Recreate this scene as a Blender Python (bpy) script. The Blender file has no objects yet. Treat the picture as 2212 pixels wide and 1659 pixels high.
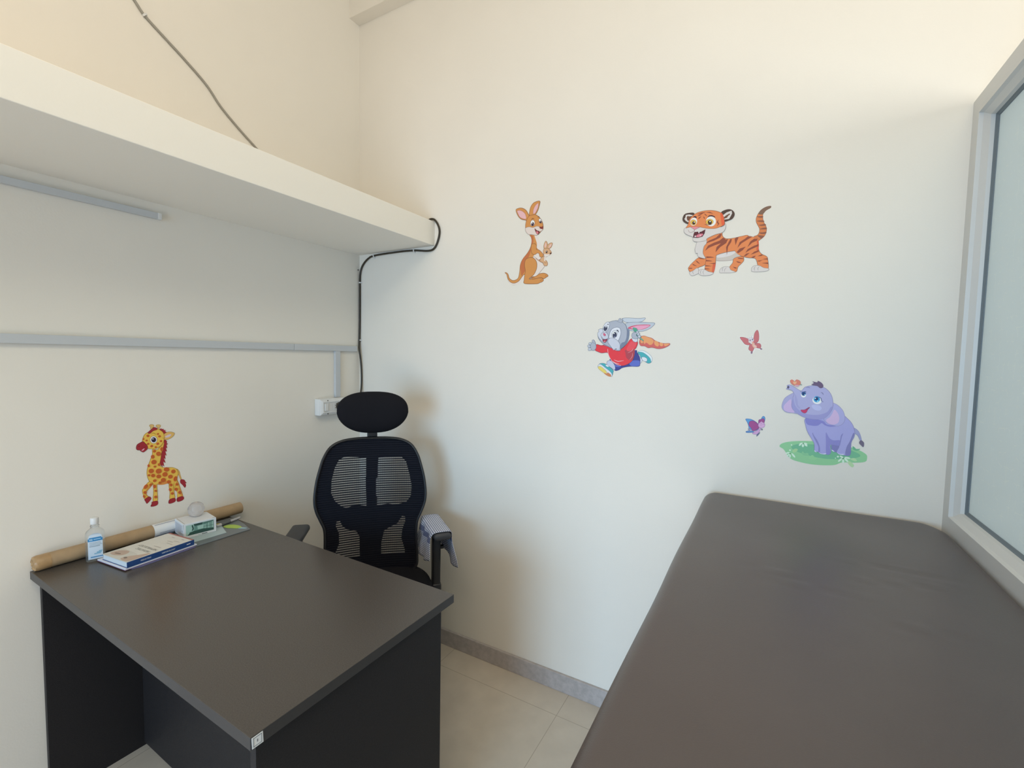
import bpy, bmesh, math, random
from mathutils import Vector, Matrix
from mathutils.geometry import tessellate_polygon
SC = bpy.context.scene
COL = SC.collection
R_ = math.radians

# ------------------------------------------------------------------ camera
CAM = Vector((1.9564, -1.7737, 1.4322))
YAW, PITCH, ROLL, FPX = 0.5143, -0.0597, 0.0187, 994.376
_f = Vector((-math.sin(YAW)*math.cos(PITCH), math.cos(YAW)*math.cos(PITCH), math.sin(PITCH)))
_r = Vector((math.cos(YAW), math.sin(YAW), 0)); _u = _r.cross(_f)
_r2 = _r*math.cos(ROLL)+_u*math.sin(ROLL); _u2 = _u*math.cos(ROLL)-_r*math.sin(ROLL)
cam = bpy.data.objects.new('camera', bpy.data.cameras.new('camera')); COL.objects.link(cam)
cam.matrix_world = Matrix(((_r2.x, _u2.x, -_f.x, CAM.x), (_r2.y, _u2.y, -_f.y, CAM.y), (_r2.z, _u2.z, -_f.z, CAM.z), (0, 0, 0, 1)))
cam.data.sensor_width = 36.0; cam.data.lens = FPX/2212*36.0; cam.data.clip_start = 0.02
SC.camera = cam

# ------------------------------------------------------------------ world, lights, exposure
world = bpy.data.worlds.new('world'); SC.world = world; world.use_nodes = True
world.node_tree.nodes['Background'].inputs[0].default_value = (0.80, 0.88, 1.0, 1)
world.node_tree.nodes['Background'].inputs[1].default_value = 0.3
SC.view_settings.view_transform = 'Standard'; SC.view_settings.look = 'None'
SC.view_settings.exposure = -0.04; SC.view_settings.gamma = 1.0
try: SC.view_settings.use_curve_mapping = False
except Exception: pass

def area(name, loc, target, sx, sy, power, color, spread=180):
    l = bpy.data.lights.new(name, 'AREA'); l.shape = 'RECTANGLE'; l.size = sx; l.size_y = sy
    l.energy = power; l.color = color; l.spread = R_(spread)
    o = bpy.data.objects.new(name, l); COL.objects.link(o); o.location = loc
    o.rotation_euler = (Vector(target)-Vector(loc)).to_track_quat('-Z', 'Y').to_euler()
    return o
# cool skylight coming down through the door opening behind the camera, between desk and couch
area('skylight_doorway', (1.40, -4.1, 1.10), (1.42, 0, 0.22), 1.5, 1.6, 27, (0.36, 0.67, 1.0), 95)
# warm light thrown up from the sunlit floor in front of that door
area('sunlit_floor_bounce', (1.7, -3.3, 0.12), (1.4, -0.6, 3.2), 2.0, 1.2, 29, (1.0, 0.79, 0.60))
# daylight reaching over the glazed partition from the window of the next bay
area('daylight_side_window', (4.55, -1.6, 1.75), (1.8, -0.4, 2.0), 2.2, 1.2, 47, (1.0, 1.0, 0.95))
# added warm overhead fill lights, no real fixtures, over the couch and the middle
area('warm_overhead_fill', (2.2, -2.3, 3.4), (1.3, -1.7, 0.0), 1.4, 1.4, 36, (0.98, 0.96, 0.78))
area('warm_overhead_fill_middle', (1.2, -2.2, 3.4), (1.2, -2.2, 0.0), 1.5, 1.5, 13, (1.0, 0.82, 0.70))

# ------------------------------------------------------------------ helpers
def lin(h):
    def c(v): return v/12.92 if v <= 0.04045 else ((v+0.055)/1.055)**2.4
    return tuple(c(int(h[i:i+2], 16)/255) for i in (0, 2, 4))
MATS = {}
def mat(name, color, rough=0.6, metal=0.0, noise=0.0, nscale=20.0, bump=0.0, bscale=200.0, spec=0.5, trans=0.0, alpha=1.0, coord='Object', coat=0.0, ior=1.45, sub=0.0):
    if name in MATS: return MATS[name]
    m = bpy.data.materials.new(name); m.use_nodes = True; nt = m.node_tree; b = nt.nodes['Principled BSDF']
    if isinstance(color, str): color = lin(color)
    b.inputs['Base Color'].default_value = (*color, 1); b.inputs['Roughness'].default_value = rough
    b.inputs['Metallic'].default_value = metal; b.inputs['Specular IOR Level'].default_value = spec
    b.inputs['Transmission Weight'].default_value = trans; b.inputs['Alpha'].default_value = alpha
    b.inputs['Coat Weight'].default_value = coat; b.inputs['IOR'].default_value = ior
    if noise or bump:
        tc = nt.nodes.new('ShaderNodeTexCoord')
    if noise:
        n = nt.nodes.new('ShaderNodeTexNoise'); n.inputs['Scale'].default_value = nscale; n.inputs['Detail'].default_value = 5
        nt.links.new(tc.outputs[coord], n.inputs['Vector'])
        r = nt.nodes.new('ShaderNodeMapRange'); r.inputs[1].default_value = 0.3; r.inputs[2].default_value = 0.7
        r.inputs[3].default_value = 1-noise; r.inputs[4].default_value = 1+noise
        nt.links.new(n.outputs[0], r.inputs[0])
        v = nt.nodes.new('ShaderNodeVectorMath'); v.operation = 'SCALE'; v.inputs[0].default_value = color
        nt.links.new(r.outputs[0], v.inputs['Scale']); nt.links.new(v.outputs[0], b.inputs['Base Color'])
    if bump:
        n2 = nt.nodes.new('ShaderNodeTexNoise'); n2.inputs['Scale'].default_value = bscale; n2.inputs['Detail'].default_value = 3
        nt.links.new(tc.outputs[coord], n2.inputs['Vector'])
        bp = nt.nodes.new('ShaderNodeBump'); bp.inputs['Strength'].default_value = bump; bp.inputs['Distance'].default_value = 0.002
        nt.links.new(n2.outputs[0], bp.inputs['Height']); nt.links.new(bp.outputs[0], b.inputs['Normal'])
    MATS[name] = m
    return m

def newbm(): return bmesh.new()
def link(name, bm, mats, parent=None, smooth=False, recalc=True):
    if recalc: bmesh.ops.recalc_face_normals(bm, faces=bm.faces)
    me = bpy.data.meshes.new(name); bm.to_mesh(me); bm.free()
    for m in (mats if isinstance(mats, (list, tuple)) else [mats]): me.materials.append(m)
    o = bpy.data.objects.new(name, me); COL.objects.link(o)
    if smooth:
        for p in me.polygons: p.use_smooth = True
        if smooth is not True:
            me.set_sharp_from_angle(angle=R_(smooth))
    if parent: o.parent = parent
    return o
def box(bm, x0, x1, y0, y1, z0, z1, bev=0.0, seg=2, mi=0, M=None):
    vs = [bm.verts.new((x, y, z)) for x in (x0, x1) for y in (y0, y1) for z in (z0, z1)]
    fs = [bm.faces.new([vs[i] for i in q]) for q in ((0,1,3,2),(4,6,7,5),(0,4,5,1),(2,3,7,6),(0,2,6,4),(1,5,7,3))]
    for f in fs: f.material_index = mi
    geo = vs
    if bev:
        es = list({e for f in fs for e in f.edges})
        r = bmesh.ops.bevel(bm, geom=es, offset=bev, segments=seg, profile=0.5, affect='EDGES')
        for f in r['faces']: f.material_index = mi
        geo = list({v for f in r['faces'] for v in f.verts} | {v for v in vs if v.is_valid})
    if M: bmesh.ops.transform(bm, matrix=M, verts=geo)
    return geo
def tube(bm, pts, rad, n=10, mi=0, caps=True, up=Vector((0, 0, 1))):
    pts = [Vector(p) for p in pts]; rings = []; prev = None
    rads = rad if isinstance(rad, (list, tuple)) else [rad]*len(pts)
    for i, p in enumerate(pts):
        t = (pts[min(i+1, len(pts)-1)]-pts[max(i-1, 0)]).normalized()
        if prev is None:
            a = up if abs(t.dot(up)) < 0.95 else Vector((1, 0, 0)); s = t.cross(a).normalized()
        else: s = (prev-t*prev.dot(t)).normalized()
        prev = s; b = t.cross(s)
        rings.append([bm.verts.new(p+(s*math.cos(2*math.pi*k/n)+b*math.sin(2*math.pi*k/n))*rads[i]) for k in range(n)])
    for a, b in zip(rings, rings[1:]):
        for k in range(n):
            f = bm.faces.new((a[k], a[(k+1) % n], b[(k+1) % n], b[k])); f.material_index = mi
    if caps:
        bm.faces.new(rings[0][::-1]).material_index = mi; bm.faces.new(rings[-1]).material_index = mi
def catmull(P, closed=False, n=6):
    P = [Vector(p) for p in P]; N = len(P); out = []
    for i in range(N if closed else N-1):
        p1, p2 = P[i], P[(i+1) % N]
        p0 = P[i-1] if (closed or i) else p1*2-p2
        p3 = P[(i+2) % N] if (closed or i+2 < N) else p2*2-p1
        for k in range(n):
            t = k/n
            out.append(0.5*((2*p1)+(p2-p0)*t+(2*p0-5*p1+4*p2-p3)*t*t+(3*p1-p0-3*p2+p3)*t**3))
    if not closed: out.append(P[-1])
    return out
def lathe(bm, prof, n=32, mi=0, sx=1.0, sy=1.0, c=(0, 0)):
    rings = []
    for r, z in prof:
        rings.append([bm.verts.new((c[0]+r*sx*math.cos(2*math.pi*k/n), c[1]+r*sy*math.sin(2*math.pi*k/n), z)) for k in range(n)])
    for a, b in zip(rings, rings[1:]):
        for k in range(n):
            f = bm.faces.new((a[k], a[(k+1) % n], b[(k+1) % n], b[k])); f.material_index = mi
    bm.faces.new(rings[0][::-1]).material_index = mi; bm.faces.new(rings[-1]).material_index = mi
def tag(o, label, cat, group=None):
    o['label'] = label; o['category'] = cat
    if group: o['group'] = group
    return o
def empty(name, loc, rz=0.0):
    o = bpy.data.objects.new(name, None); COL.objects.link(o); o.location = loc; o.rotation_euler = (0, 0, rz)
    o.empty_display_size = 0.05
    return o
def struct(o): o['kind'] = 'structure'; return o
def text_bm(bm, s, size, M, mi=0, depth=0.0):
    cu = bpy.data.curves.new('t', 'FONT'); cu.body = s; cu.size = size; cu.align_x = 'CENTER'; cu.align_y = 'CENTER'
    cu.extrude = depth; cu.resolution_u = 3
    ob = bpy.data.objects.new('t', cu); COL.objects.link(ob)
    me = bpy.data.meshes.new_from_object(ob.evaluated_get(bpy.context.evaluated_depsgraph_get()))
    ov = set(bm.verts); of = set(bm.faces)
    bm.from_mesh(me); 
    bmesh.ops.transform(bm, matrix=M, verts=[v for v in bm.verts if v not in ov])
    for f in [f for f in bm.faces if f not in of]: f.material_index = mi
    bpy.data.objects.remove(ob); bpy.data.curves.remove(cu); bpy.data.meshes.remove(me)
def quad(bm, pts, mi=0):
    f = bm.faces.new([bm.verts.new(p) for p in pts]); f.material_index = mi; return f

# ------------------------------------------------------------------ materials
WALL = mat('wall_paint', (0.83, 0.785, 0.708), 0.55, bump=0.10, bscale=160, noise=0.012, nscale=3.0, spec=0.3)
M_SLAB = mat('slab_paint', (0.92, 0.885, 0.81), 0.6, bump=0.10, bscale=160, spec=0.3)
M_CEIL = mat('ceiling_paint', (0.78, 0.73, 0.64), 0.8, spec=0.2)
M_BLACKLAM = mat('dark_laminate', (0.080, 0.069, 0.060), 0.25, bump=0.12, bscale=420, noise=0.12, nscale=380, spec=0.5)
M_SKIRT = mat('granite_skirting', (0.44, 0.40, 0.385), 0.45, noise=0.12, nscale=50)
M_PVC = mat('white_trunking_plastic', (0.56, 0.58, 0.60), 0.4)
M_WHITE = mat('white_plastic', (0.74, 0.74, 0.73), 0.35)
M_ALU = mat('powder_coated_frame', (0.66, 0.67, 0.66), 0.4)
M_GASKET = mat('grey_gasket', (0.16, 0.20, 0.23), 0.6)
M_CABLE = mat('black_cable', (0.035, 0.028, 0.018), 0.35)
M_GREYCABLE = mat('grey_cable', (0.33, 0.31, 0.27), 0.5)
M_DARK = mat('dark_hole', (0.05, 0.045, 0.04), 0.8)

# ------------------------------------------------------------------ room shell
RX = 2.408          # plane of the glazed partition
YB, XR, CZ = -4.2, 4.7, 3.46
bm = newbm(); box(bm, -0.12, 0, YB, 0.0, -0.05, CZ); struct(link('wall_left', bm, WALL))
bm = newbm(); box(bm, -0.12, XR+0.12, 0, 0.12, -0.05, CZ); struct(link('wall_back', bm, WALL))
# wall behind the camera, with the opening of the daylight window
bm = newbm()
for a in ((-0.12, 0.55, 0, CZ), (2.95, XR+0.12, 0, CZ), (0.55, 2.95, 0, 0.25), (0.55, 2.95, 2.25, CZ)): box(bm, a[0], a[1], YB-0.12, YB, a[2], a[3])
struct(link('wall_front', bm, WALL))
bm = newbm()
for a in ((YB, -2.75, 0, CZ), (-0.45, 0, 0, CZ), (-2.75, -0.45, 0, 1.1), (-2.75, -0.45, 2.4, CZ)): box(bm, XR, XR+0.12, a[0], a[1], a[2], a[3])
struct(link('wall_right', bm, WALL))
bm = newbm(); box(bm, -0.12, XR+0.12, YB-0.12, 0.12, CZ, CZ+0.1)
struct(link('ceiling', bm, M_CEIL))
bm = newbm(); box(bm, 0, XR, -0.065, 0, 3.136, CZ); struct(link('trim_1', bm, WALL))      # beam along the back wall
# floor of big beige tiles
m = mat('floor_tiles', (0.60, 0.53, 0.44), 0.32, noise=0.05, nscale=12)
nt = m.node_tree; b = nt.nodes['Principled BSDF']
geo = nt.nodes.new('ShaderNodeNewGeometry'); mp = nt.nodes.new('ShaderNodeMapping'); mp.inputs['Location'].default_value = (-0.066, 0.14, 0)
nt.links.new(geo.outputs['Position'], mp.inputs['Vector'])
br = nt.nodes.new('ShaderNodeTexBrick'); br.offset = 0.0; br.inputs['Scale'].default_value = 1.0
br.inputs['Brick Width'].default_value = 0.6; br.inputs['Row Height'].default_value = 0.6; br.inputs['Mortar Size'].default_value = 0.0014; br.inputs['Mortar Smooth'].default_value = 0.2
nt.links.new(mp.outputs[0], br.inputs['Vector'])
mx = nt.nodes.new('ShaderNodeMix'); mx.data_type = 'RGBA'; mx.inputs[7].default_value = (0.40, 0.34, 0.27, 1)
src = b.inputs['Base Color'].links[0].from_socket
nt.links.new(br.outputs['Fac'], mx.inputs[0]); nt.links.new(src, mx.inputs[6]); nt.links.new(mx.outputs[2], b.inputs['Base Color'])
bm = newbm(); box(bm, -0.12, XR+0.12, YB-0.12, 0.12, -0.1, 0); struct(link('floor', bm, m))
bm = newbm(); box(bm, 0.012, XR, -0.012, 0, 0, 0.0775, 0.002); struct(link('baseboard_back', bm, M_SKIRT))
bm = newbm(); box(bm, 0, 0.012, YB, 0, 0, 0.0775, 0.002); struct(link('baseboard_left', bm, M_SKIRT))

# glazed partition on the right: solid panel below, framed frosted pane above
PY0, PZ0, PZ1 = -2.35, 0.955, 2.158
bm = newbm(); box(bm, RX, RX+0.07, PY0, 0, 0, PZ0); struct(link('wall_partition', bm, M_ALU))
def ring_profile(bm, prof, y0, y1, z0, z1, x0, mi=0):
    # prof: list of (inset, depth) ; mitred frame
    rs = []
    for w, d in prof:
        rs.append([bm.verts.new((x0+d, y, z)) for y, z in ((y1-w, z0+w), (y1-w, z1-w), (y0+w, z1-w), (y0+w, z0+w))])
    for a, b_ in zip(rs, rs[1:]):
        for k in range(4):
            f = bm.faces.new((a[k], a[(k+1) % 4], b_[(k+1) % 4], b_[k])); f.material_index = mi
win = empty('window_1', (RX, 0, PZ0)); struct(win)
bm = newbm(); ring_profile(bm, [(0, 0.07), (0, 0), (0.047, 0.0), (0.050, 0.009), (0.0635, 0.020), (0.0655, 0.030), (0.0655, 0.07)], PY0, 0, PZ0, PZ1, RX)
o = link('window_frame', bm, M_ALU, win, recalc=False); o.matrix_parent_inverse = win.matrix_world.inverted()
bpy.context.view_layer.update()
def keep(o, p): o.parent = p; o.matrix_parent_inverse = Matrix.Translation(p.location).inverted() if not any(p.rotation_euler) else (Matrix.Translation(p.location) @ p.rotation_euler.to_matrix().to_4x4()).inverted(); return o
keep(o, win)
bm = newbm(); ring_profile(bm, [(0.0652, 0.0285), (0.068, 0.031), (0.072, 0.033), (0.073, 0.036)], PY0, 0, PZ0, PZ1, RX)
keep(link('gasket', bm, M_GASKET, recalc=False), win)
g = mat('frosted_glass', (0.57, 0.68, 0.66), 0.42, spec=0.4)
nt = g.node_tree; b = nt.nodes['Principled BSDF']; out = nt.nodes['Material Output']
geo = nt.nodes.new('ShaderNodeNewGeometry')
sep = nt.nodes.new('ShaderNodeSeparateXYZ'); nt.links.new(geo.outputs['Position'], sep.inputs[0])
cmb = nt.nodes.new('ShaderNodeCombineXYZ'); nt.links.new(sep.outputs['Y'], cmb.inputs[0]); nt.links.new(sep.outputs['Z'], cmb.inputs[1])
vo = nt.nodes.new('ShaderNodeTexVoronoi'); vo.feature = 'DISTANCE_TO_EDGE'; vo.voronoi_dimensions = '2D'; vo.inputs['Scale'].default_value = 34; vo.inputs['Randomness'].default_value = 0.35
nt.links.new(cmb.outputs[0], vo.inputs['Vector'])
nz = nt.nodes.new('ShaderNodeTexNoise'); nz.inputs['Scale'].default_value = 45; nt.links.new(cmb.outputs[0], nz.inputs['Vector'])
ma = nt.nodes.new('ShaderNodeMath'); ma.operation = 'LESS_THAN'; ma.inputs[1].default_value = 0.035; nt.links.new(vo.outputs['Distance'], ma.inputs[0])
mb = nt.nodes.new('ShaderNodeMath'); mb.operation = 'GREATER_THAN'; mb.inputs[1].default_value = 0.55; nt.links.new(nz.outputs[0], mb.inputs[0])
mc = nt.nodes.new('ShaderNodeMath'); mc.operation = 'MULTIPLY'; nt.links.new(ma.outputs[0], mc.inputs[0]); nt.links.new(mb.outputs[0], mc.inputs[1])
md = nt.nodes.new('ShaderNodeMath'); md.operation = 'MULTIPLY'; md.inputs[1].default_value = 0.35; nt.links.new(mc.outputs[0], md.inputs[0])
mx = nt.nodes.new('ShaderNodeMix'); mx.data_type = 'RGBA'; mx.inputs[6].default_value = (0.72, 0.80, 0.84, 1); mx.inputs[7].default_value = (0.85, 0.9, 0.88, 1)
nt.links.new(md.outputs[0], mx.inputs[0]); nt.links.new(mx.outputs[2], b.inputs['Base Color'])
tr = nt.nodes.new('ShaderNodeBsdfTranslucent'); nt.links.new(mx.outputs[2], tr.inputs[0])
ms = nt.nodes.new('ShaderNodeMixShader'); ms.inputs[0].default_value = 0.55
nt.links.new(b.outputs[0], ms.inputs[1]); nt.links.new(tr.outputs[0], ms.inputs[2]); nt.links.new(ms.outputs[0], out.inputs['Surface'])
bm = newbm(); box(bm, RX+0.035, RX+0.041, PY0+0.066, -0.066, PZ0+0.066, PZ1-0.066)
keep(link('frosted_pane', bm, g), win)

# concrete shelf slab high along the left wall
SZ, ST_, SD = 1.958, 0.114, 0.5107
bm = newbm(); box(bm, 0.0, SD, -4.0, -0.0005, SZ, SZ+ST_, 0.002)
tag(link('loft_shelf', bm, M_SLAB), 'long cream painted slab shelf running high along the left wall into the corner', 'shelf')

# ------------------------------------------------------------------ trunking, cables, switch box
t = empty('cable_trunking', (0, -0.3, 1.456))
tag(t, 'long white cable trunking running level across the left wall, dropping to the switch box', 'cable trunking')
bm = newbm()
for y0, y1, e in ((-4.0, -0.4045, 0), (-0.4035, -0.0300, 0.0004)): box(bm, 0.0005, 0.016+e, y0, y1, 1.4435-e, 1.472, 0.0012)
keep(link('horizontal_run', bm, M_PVC), t)
bm = newbm(); box(bm, 0.0005, 0.0155, -0.171, -0.141, 1.2065, 1.4432, 0.0012)
keep(link('vertical_drop', bm, M_PVC), t)
t = empty('short_trunking', (0, -1.2, 1.915))
tag(t, 'short white plastic trunking fixed to the left wall just under the shelf slab', 'cable trunking')
bm = newbm(); box(bm, 0.0005, 0.016, -4.0, -0.93, 1.9005, 1.922, 0.0012); keep(link('channel', bm, M_PVC), t)
bm = newbm(); box(bm, 0.0005, 0.0168, -0.9395, -0.9275, 1.900, 1.9225, 0.001); keep(link('end_cap', bm, M_WHITE), t)

sb = empty('switch_box', (0, -0.21, 1.165))
tag(sb, 'white surface mounted switch and socket box on the wall behind the chair headrest', 'switch')
def LX(name, bm, m, par, **k): return keep(link(name, bm, m, **k), par)
bm = newbm(); box(bm, 0, 0.036, -0.286, -0.115, 1.123, 1.2055, 0.004, 3); LX('back_box', bm, M_WHITE, sb, smooth=40)
bm = newbm()
y0, y1, z0, z1 = -0.284, -0.117, 1.125, 1.2035
rs = [[bm.verts.new((x, y, z)) for y, z in ((y0+i, z0+i), (y1-i, z0+i), (y1-i, z1-i), (y0+i, z1-i))] for i, x in ((0, 0.0362), (0.001, 0.040), (0.004, 0.0425), (0.012, 0.0475), (0.0165, 0.0475), (0.018, 0.0445))]
for a, b_ in zip(rs, rs[1:]):
    for k in range(4): bm.faces.new((a[k], a[(k+1) % 4], b_[(k+1) % 4], b_[k]))
bm.faces.new(rs[-1]); LX('face_plate', bm, M_WHITE, sb)
bm = newbm(); box(bm, 0.0435, 0.0505, -0.263, -0.2425, 1.146, 1.183, 0.002, M=None); LX('rocker_switch', bm, M_WHITE, sb)
bm = newbm(); box(bm, 0.0435, 0.0462, -0.2415, -0.216, 1.146, 1.183, 0.001); LX('blanking_plate', bm, M_WHITE, sb)
s_ = LX('socket', (lambda b2: (box(b2, 0.0435, 0.0462, -0.2145, -0.138, 1.146, 1.183, 0.001), b2)[1])(newbm()), M_WHITE, sb)
bm = newbm()
for dy, dz, r in ((-0.199, 1.170, .002), (-0.199, 1.158, .002), (-0.185, 1.170, .0022), (-0.185, 1.158, .0022), (-0.192, 1.177, .003)):
    tube(bm, [(0.0460, dy, dz), (0.0466, dy, dz)], r, 10)
LX('pin_hole', bm, M_DARK, s_) if False else keep(link('pin_holes', bm, M_DARK), sb)
for zz in (1.1315, 1.197):
    bm = newbm(); tube(bm, [(0.0470, -0.2455, zz), (0.0482, -0.2455, zz)], 0.0028, 12); LX('screw', bm, M_DARK, sb)

def cable_obj(name, pts, r, m, label):
    bm = newbm(); tube(bm, catmull(pts, n=6), r, 10); o = link(name, bm, m, smooth=True)
    return tag(o, label, 'cable')
YC = -0.0062
zt = SZ+ST_
P_ = [(0.02, -0.25, zt+.006), (0.25, -0.06, zt+.006), (0.40, -0.016, zt+.006), (0.470, YC, zt+.009), (0.492, YC, zt+.013), (0.512, YC, zt+.0085), (0.531, YC, 2.060), (0.543, YC, 2.035), (0.545, YC, 2.012), (0.538, YC, 1.984), (0.523, YC, 1.954),
      (0.501, YC, 1.938), (0.467, YC, 1.9365), (0.432, YC, 1.941), (0.391, YC, 1.946), (0.323, YC, 1.949), (0.248, YC, 1.949), (0.17, YC, 1.948), (0.112, YC, 1.945), (0.082, YC, 1.939),
      (0.049, YC, 1.920), (0.024, YC, 1.893), (0.012, YC, 1.861), (0.0085, YC, 1.821), (0.0085, YC, 1.74), (0.0075, YC, 1.6), (0.0072, YC-.003, 1.497), (0.012, -0.014, 1.458), (0.018, -0.013, 1.42), (0.022, -0.010, 1.367), (0.024, -0.009, 1.29), (0.030, -0.020, 1.225), (0.050, -0.060, 1.178), (0.076, -0.110, 1.163), (0.080, -0.140, 1.163), (0.074, -0.165, 1.1635)]
cable_obj('black_cable', P_, 0.0048, M_CABLE, 'thick black cable clipped from the shelf end down the room corner to the socket')
P_ = [(0.0045, y, z) for y, z in ((-1.16, 2.80), (-1.06, 2.70), (-0.989, 2.623), (-0.958, 2.589), (-0.89, 2.545), (-0.832, 2.508), (-0.76, 2.456), (-0.71, 2.401), (-0.64, 2.346), (-0.571, 2.299), (-0.44, 2.21), (-0.34, 2.13), (-0.30, 2.079))]
P_[0] = (0.0045, -1.30, 2.94)
cable_obj('grey_cable', P_, 0.0042, M_GREYCABLE, 'thin grey cable running diagonally down the upper left wall behind the shelf slab')
bm = newbm(); tube(bm, [(0.0482, -0.176, 1.1645), (0.066, -0.176, 1.1645), (0.080, -0.170, 1.1640)], [0.021, 0.019, 0.010], 20); o = link('plug', bm, M_CABLE, bpy.data.objects['black_cable'], smooth=50)
def clip(p, along, label, out_=(0, -1, 0)):
    a = Vector(along).normalized(); n = Vector(out_); s = a.cross(n)
    M = Matrix((( *[s[i] for i in (0,)], n[0], a[0], p[0]), (s[1], n[1], a[1], p[1]), (s[2], n[2], a[2], p[2]), (0, 0, 0, 1)))
    bm = newbm(); pr = []
    for k in range(9):
        t_ = math.pi*k/8; pr.append((-0.0064*math.cos(t_), 0.0058+0.0064*math.sin(t_)))
    pr = [(-0.0064, 0.0003)]+pr+[(0.0064, 0.0003), (0.013, 0.0003), (0.013, 0.0032), (0.0078, 0.0045)]
    pr2 = pr
    A = [bm.verts.new((x, y, -0.003)) for x, y in pr2]; B = [bm.verts.new((x, y, 0.003)) for x, y in pr2]
    for i in range(len(A)): bm.faces.new((A[i], A[(i+1) % len(A)], B[(i+1) % len(A)], B[i]))
    bm.faces.new(A[::-1]); bm.faces.new(B)
    bmesh.ops.transform(bm, matrix=M, verts=bm.verts)
    tag(link('cable_clip', bm, M_WHITE), label, 'cable clip', 'white cable clips')
clip((0.113, 0, 1.945), (1, 0, 0.06), 'white clip on the black cable under the shelf, nearer the room corner')
clip((0.388, 0, 1.946), (1, 0, -0.05), 'white clip on the black cable under the shelf, nearer the shelf front')
clip((0.009, 0, 1.812), (0, 0, 1), 'white clip on the black cable in the corner just below the shelf')
clip((0.0075, 0, 1.505), (0, 0, 1), 'white clip on the black cable in the corner just above the long trunking')
clip((0, -0.960, 2.591), (0, -0.7, 0.62), 'white clip on the grey cable at the top left of the wall', (1, 0, 0))
bm = newbm(); tube(bm, [(0, -0.012, 1.879), (0.004, -0.012, 1.879)], 0.0028, 10)
tag(link('wall_nail', bm, M_DARK), 'small dark nail in the left wall beside the corner cable below the shelf', 'nail')
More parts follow.
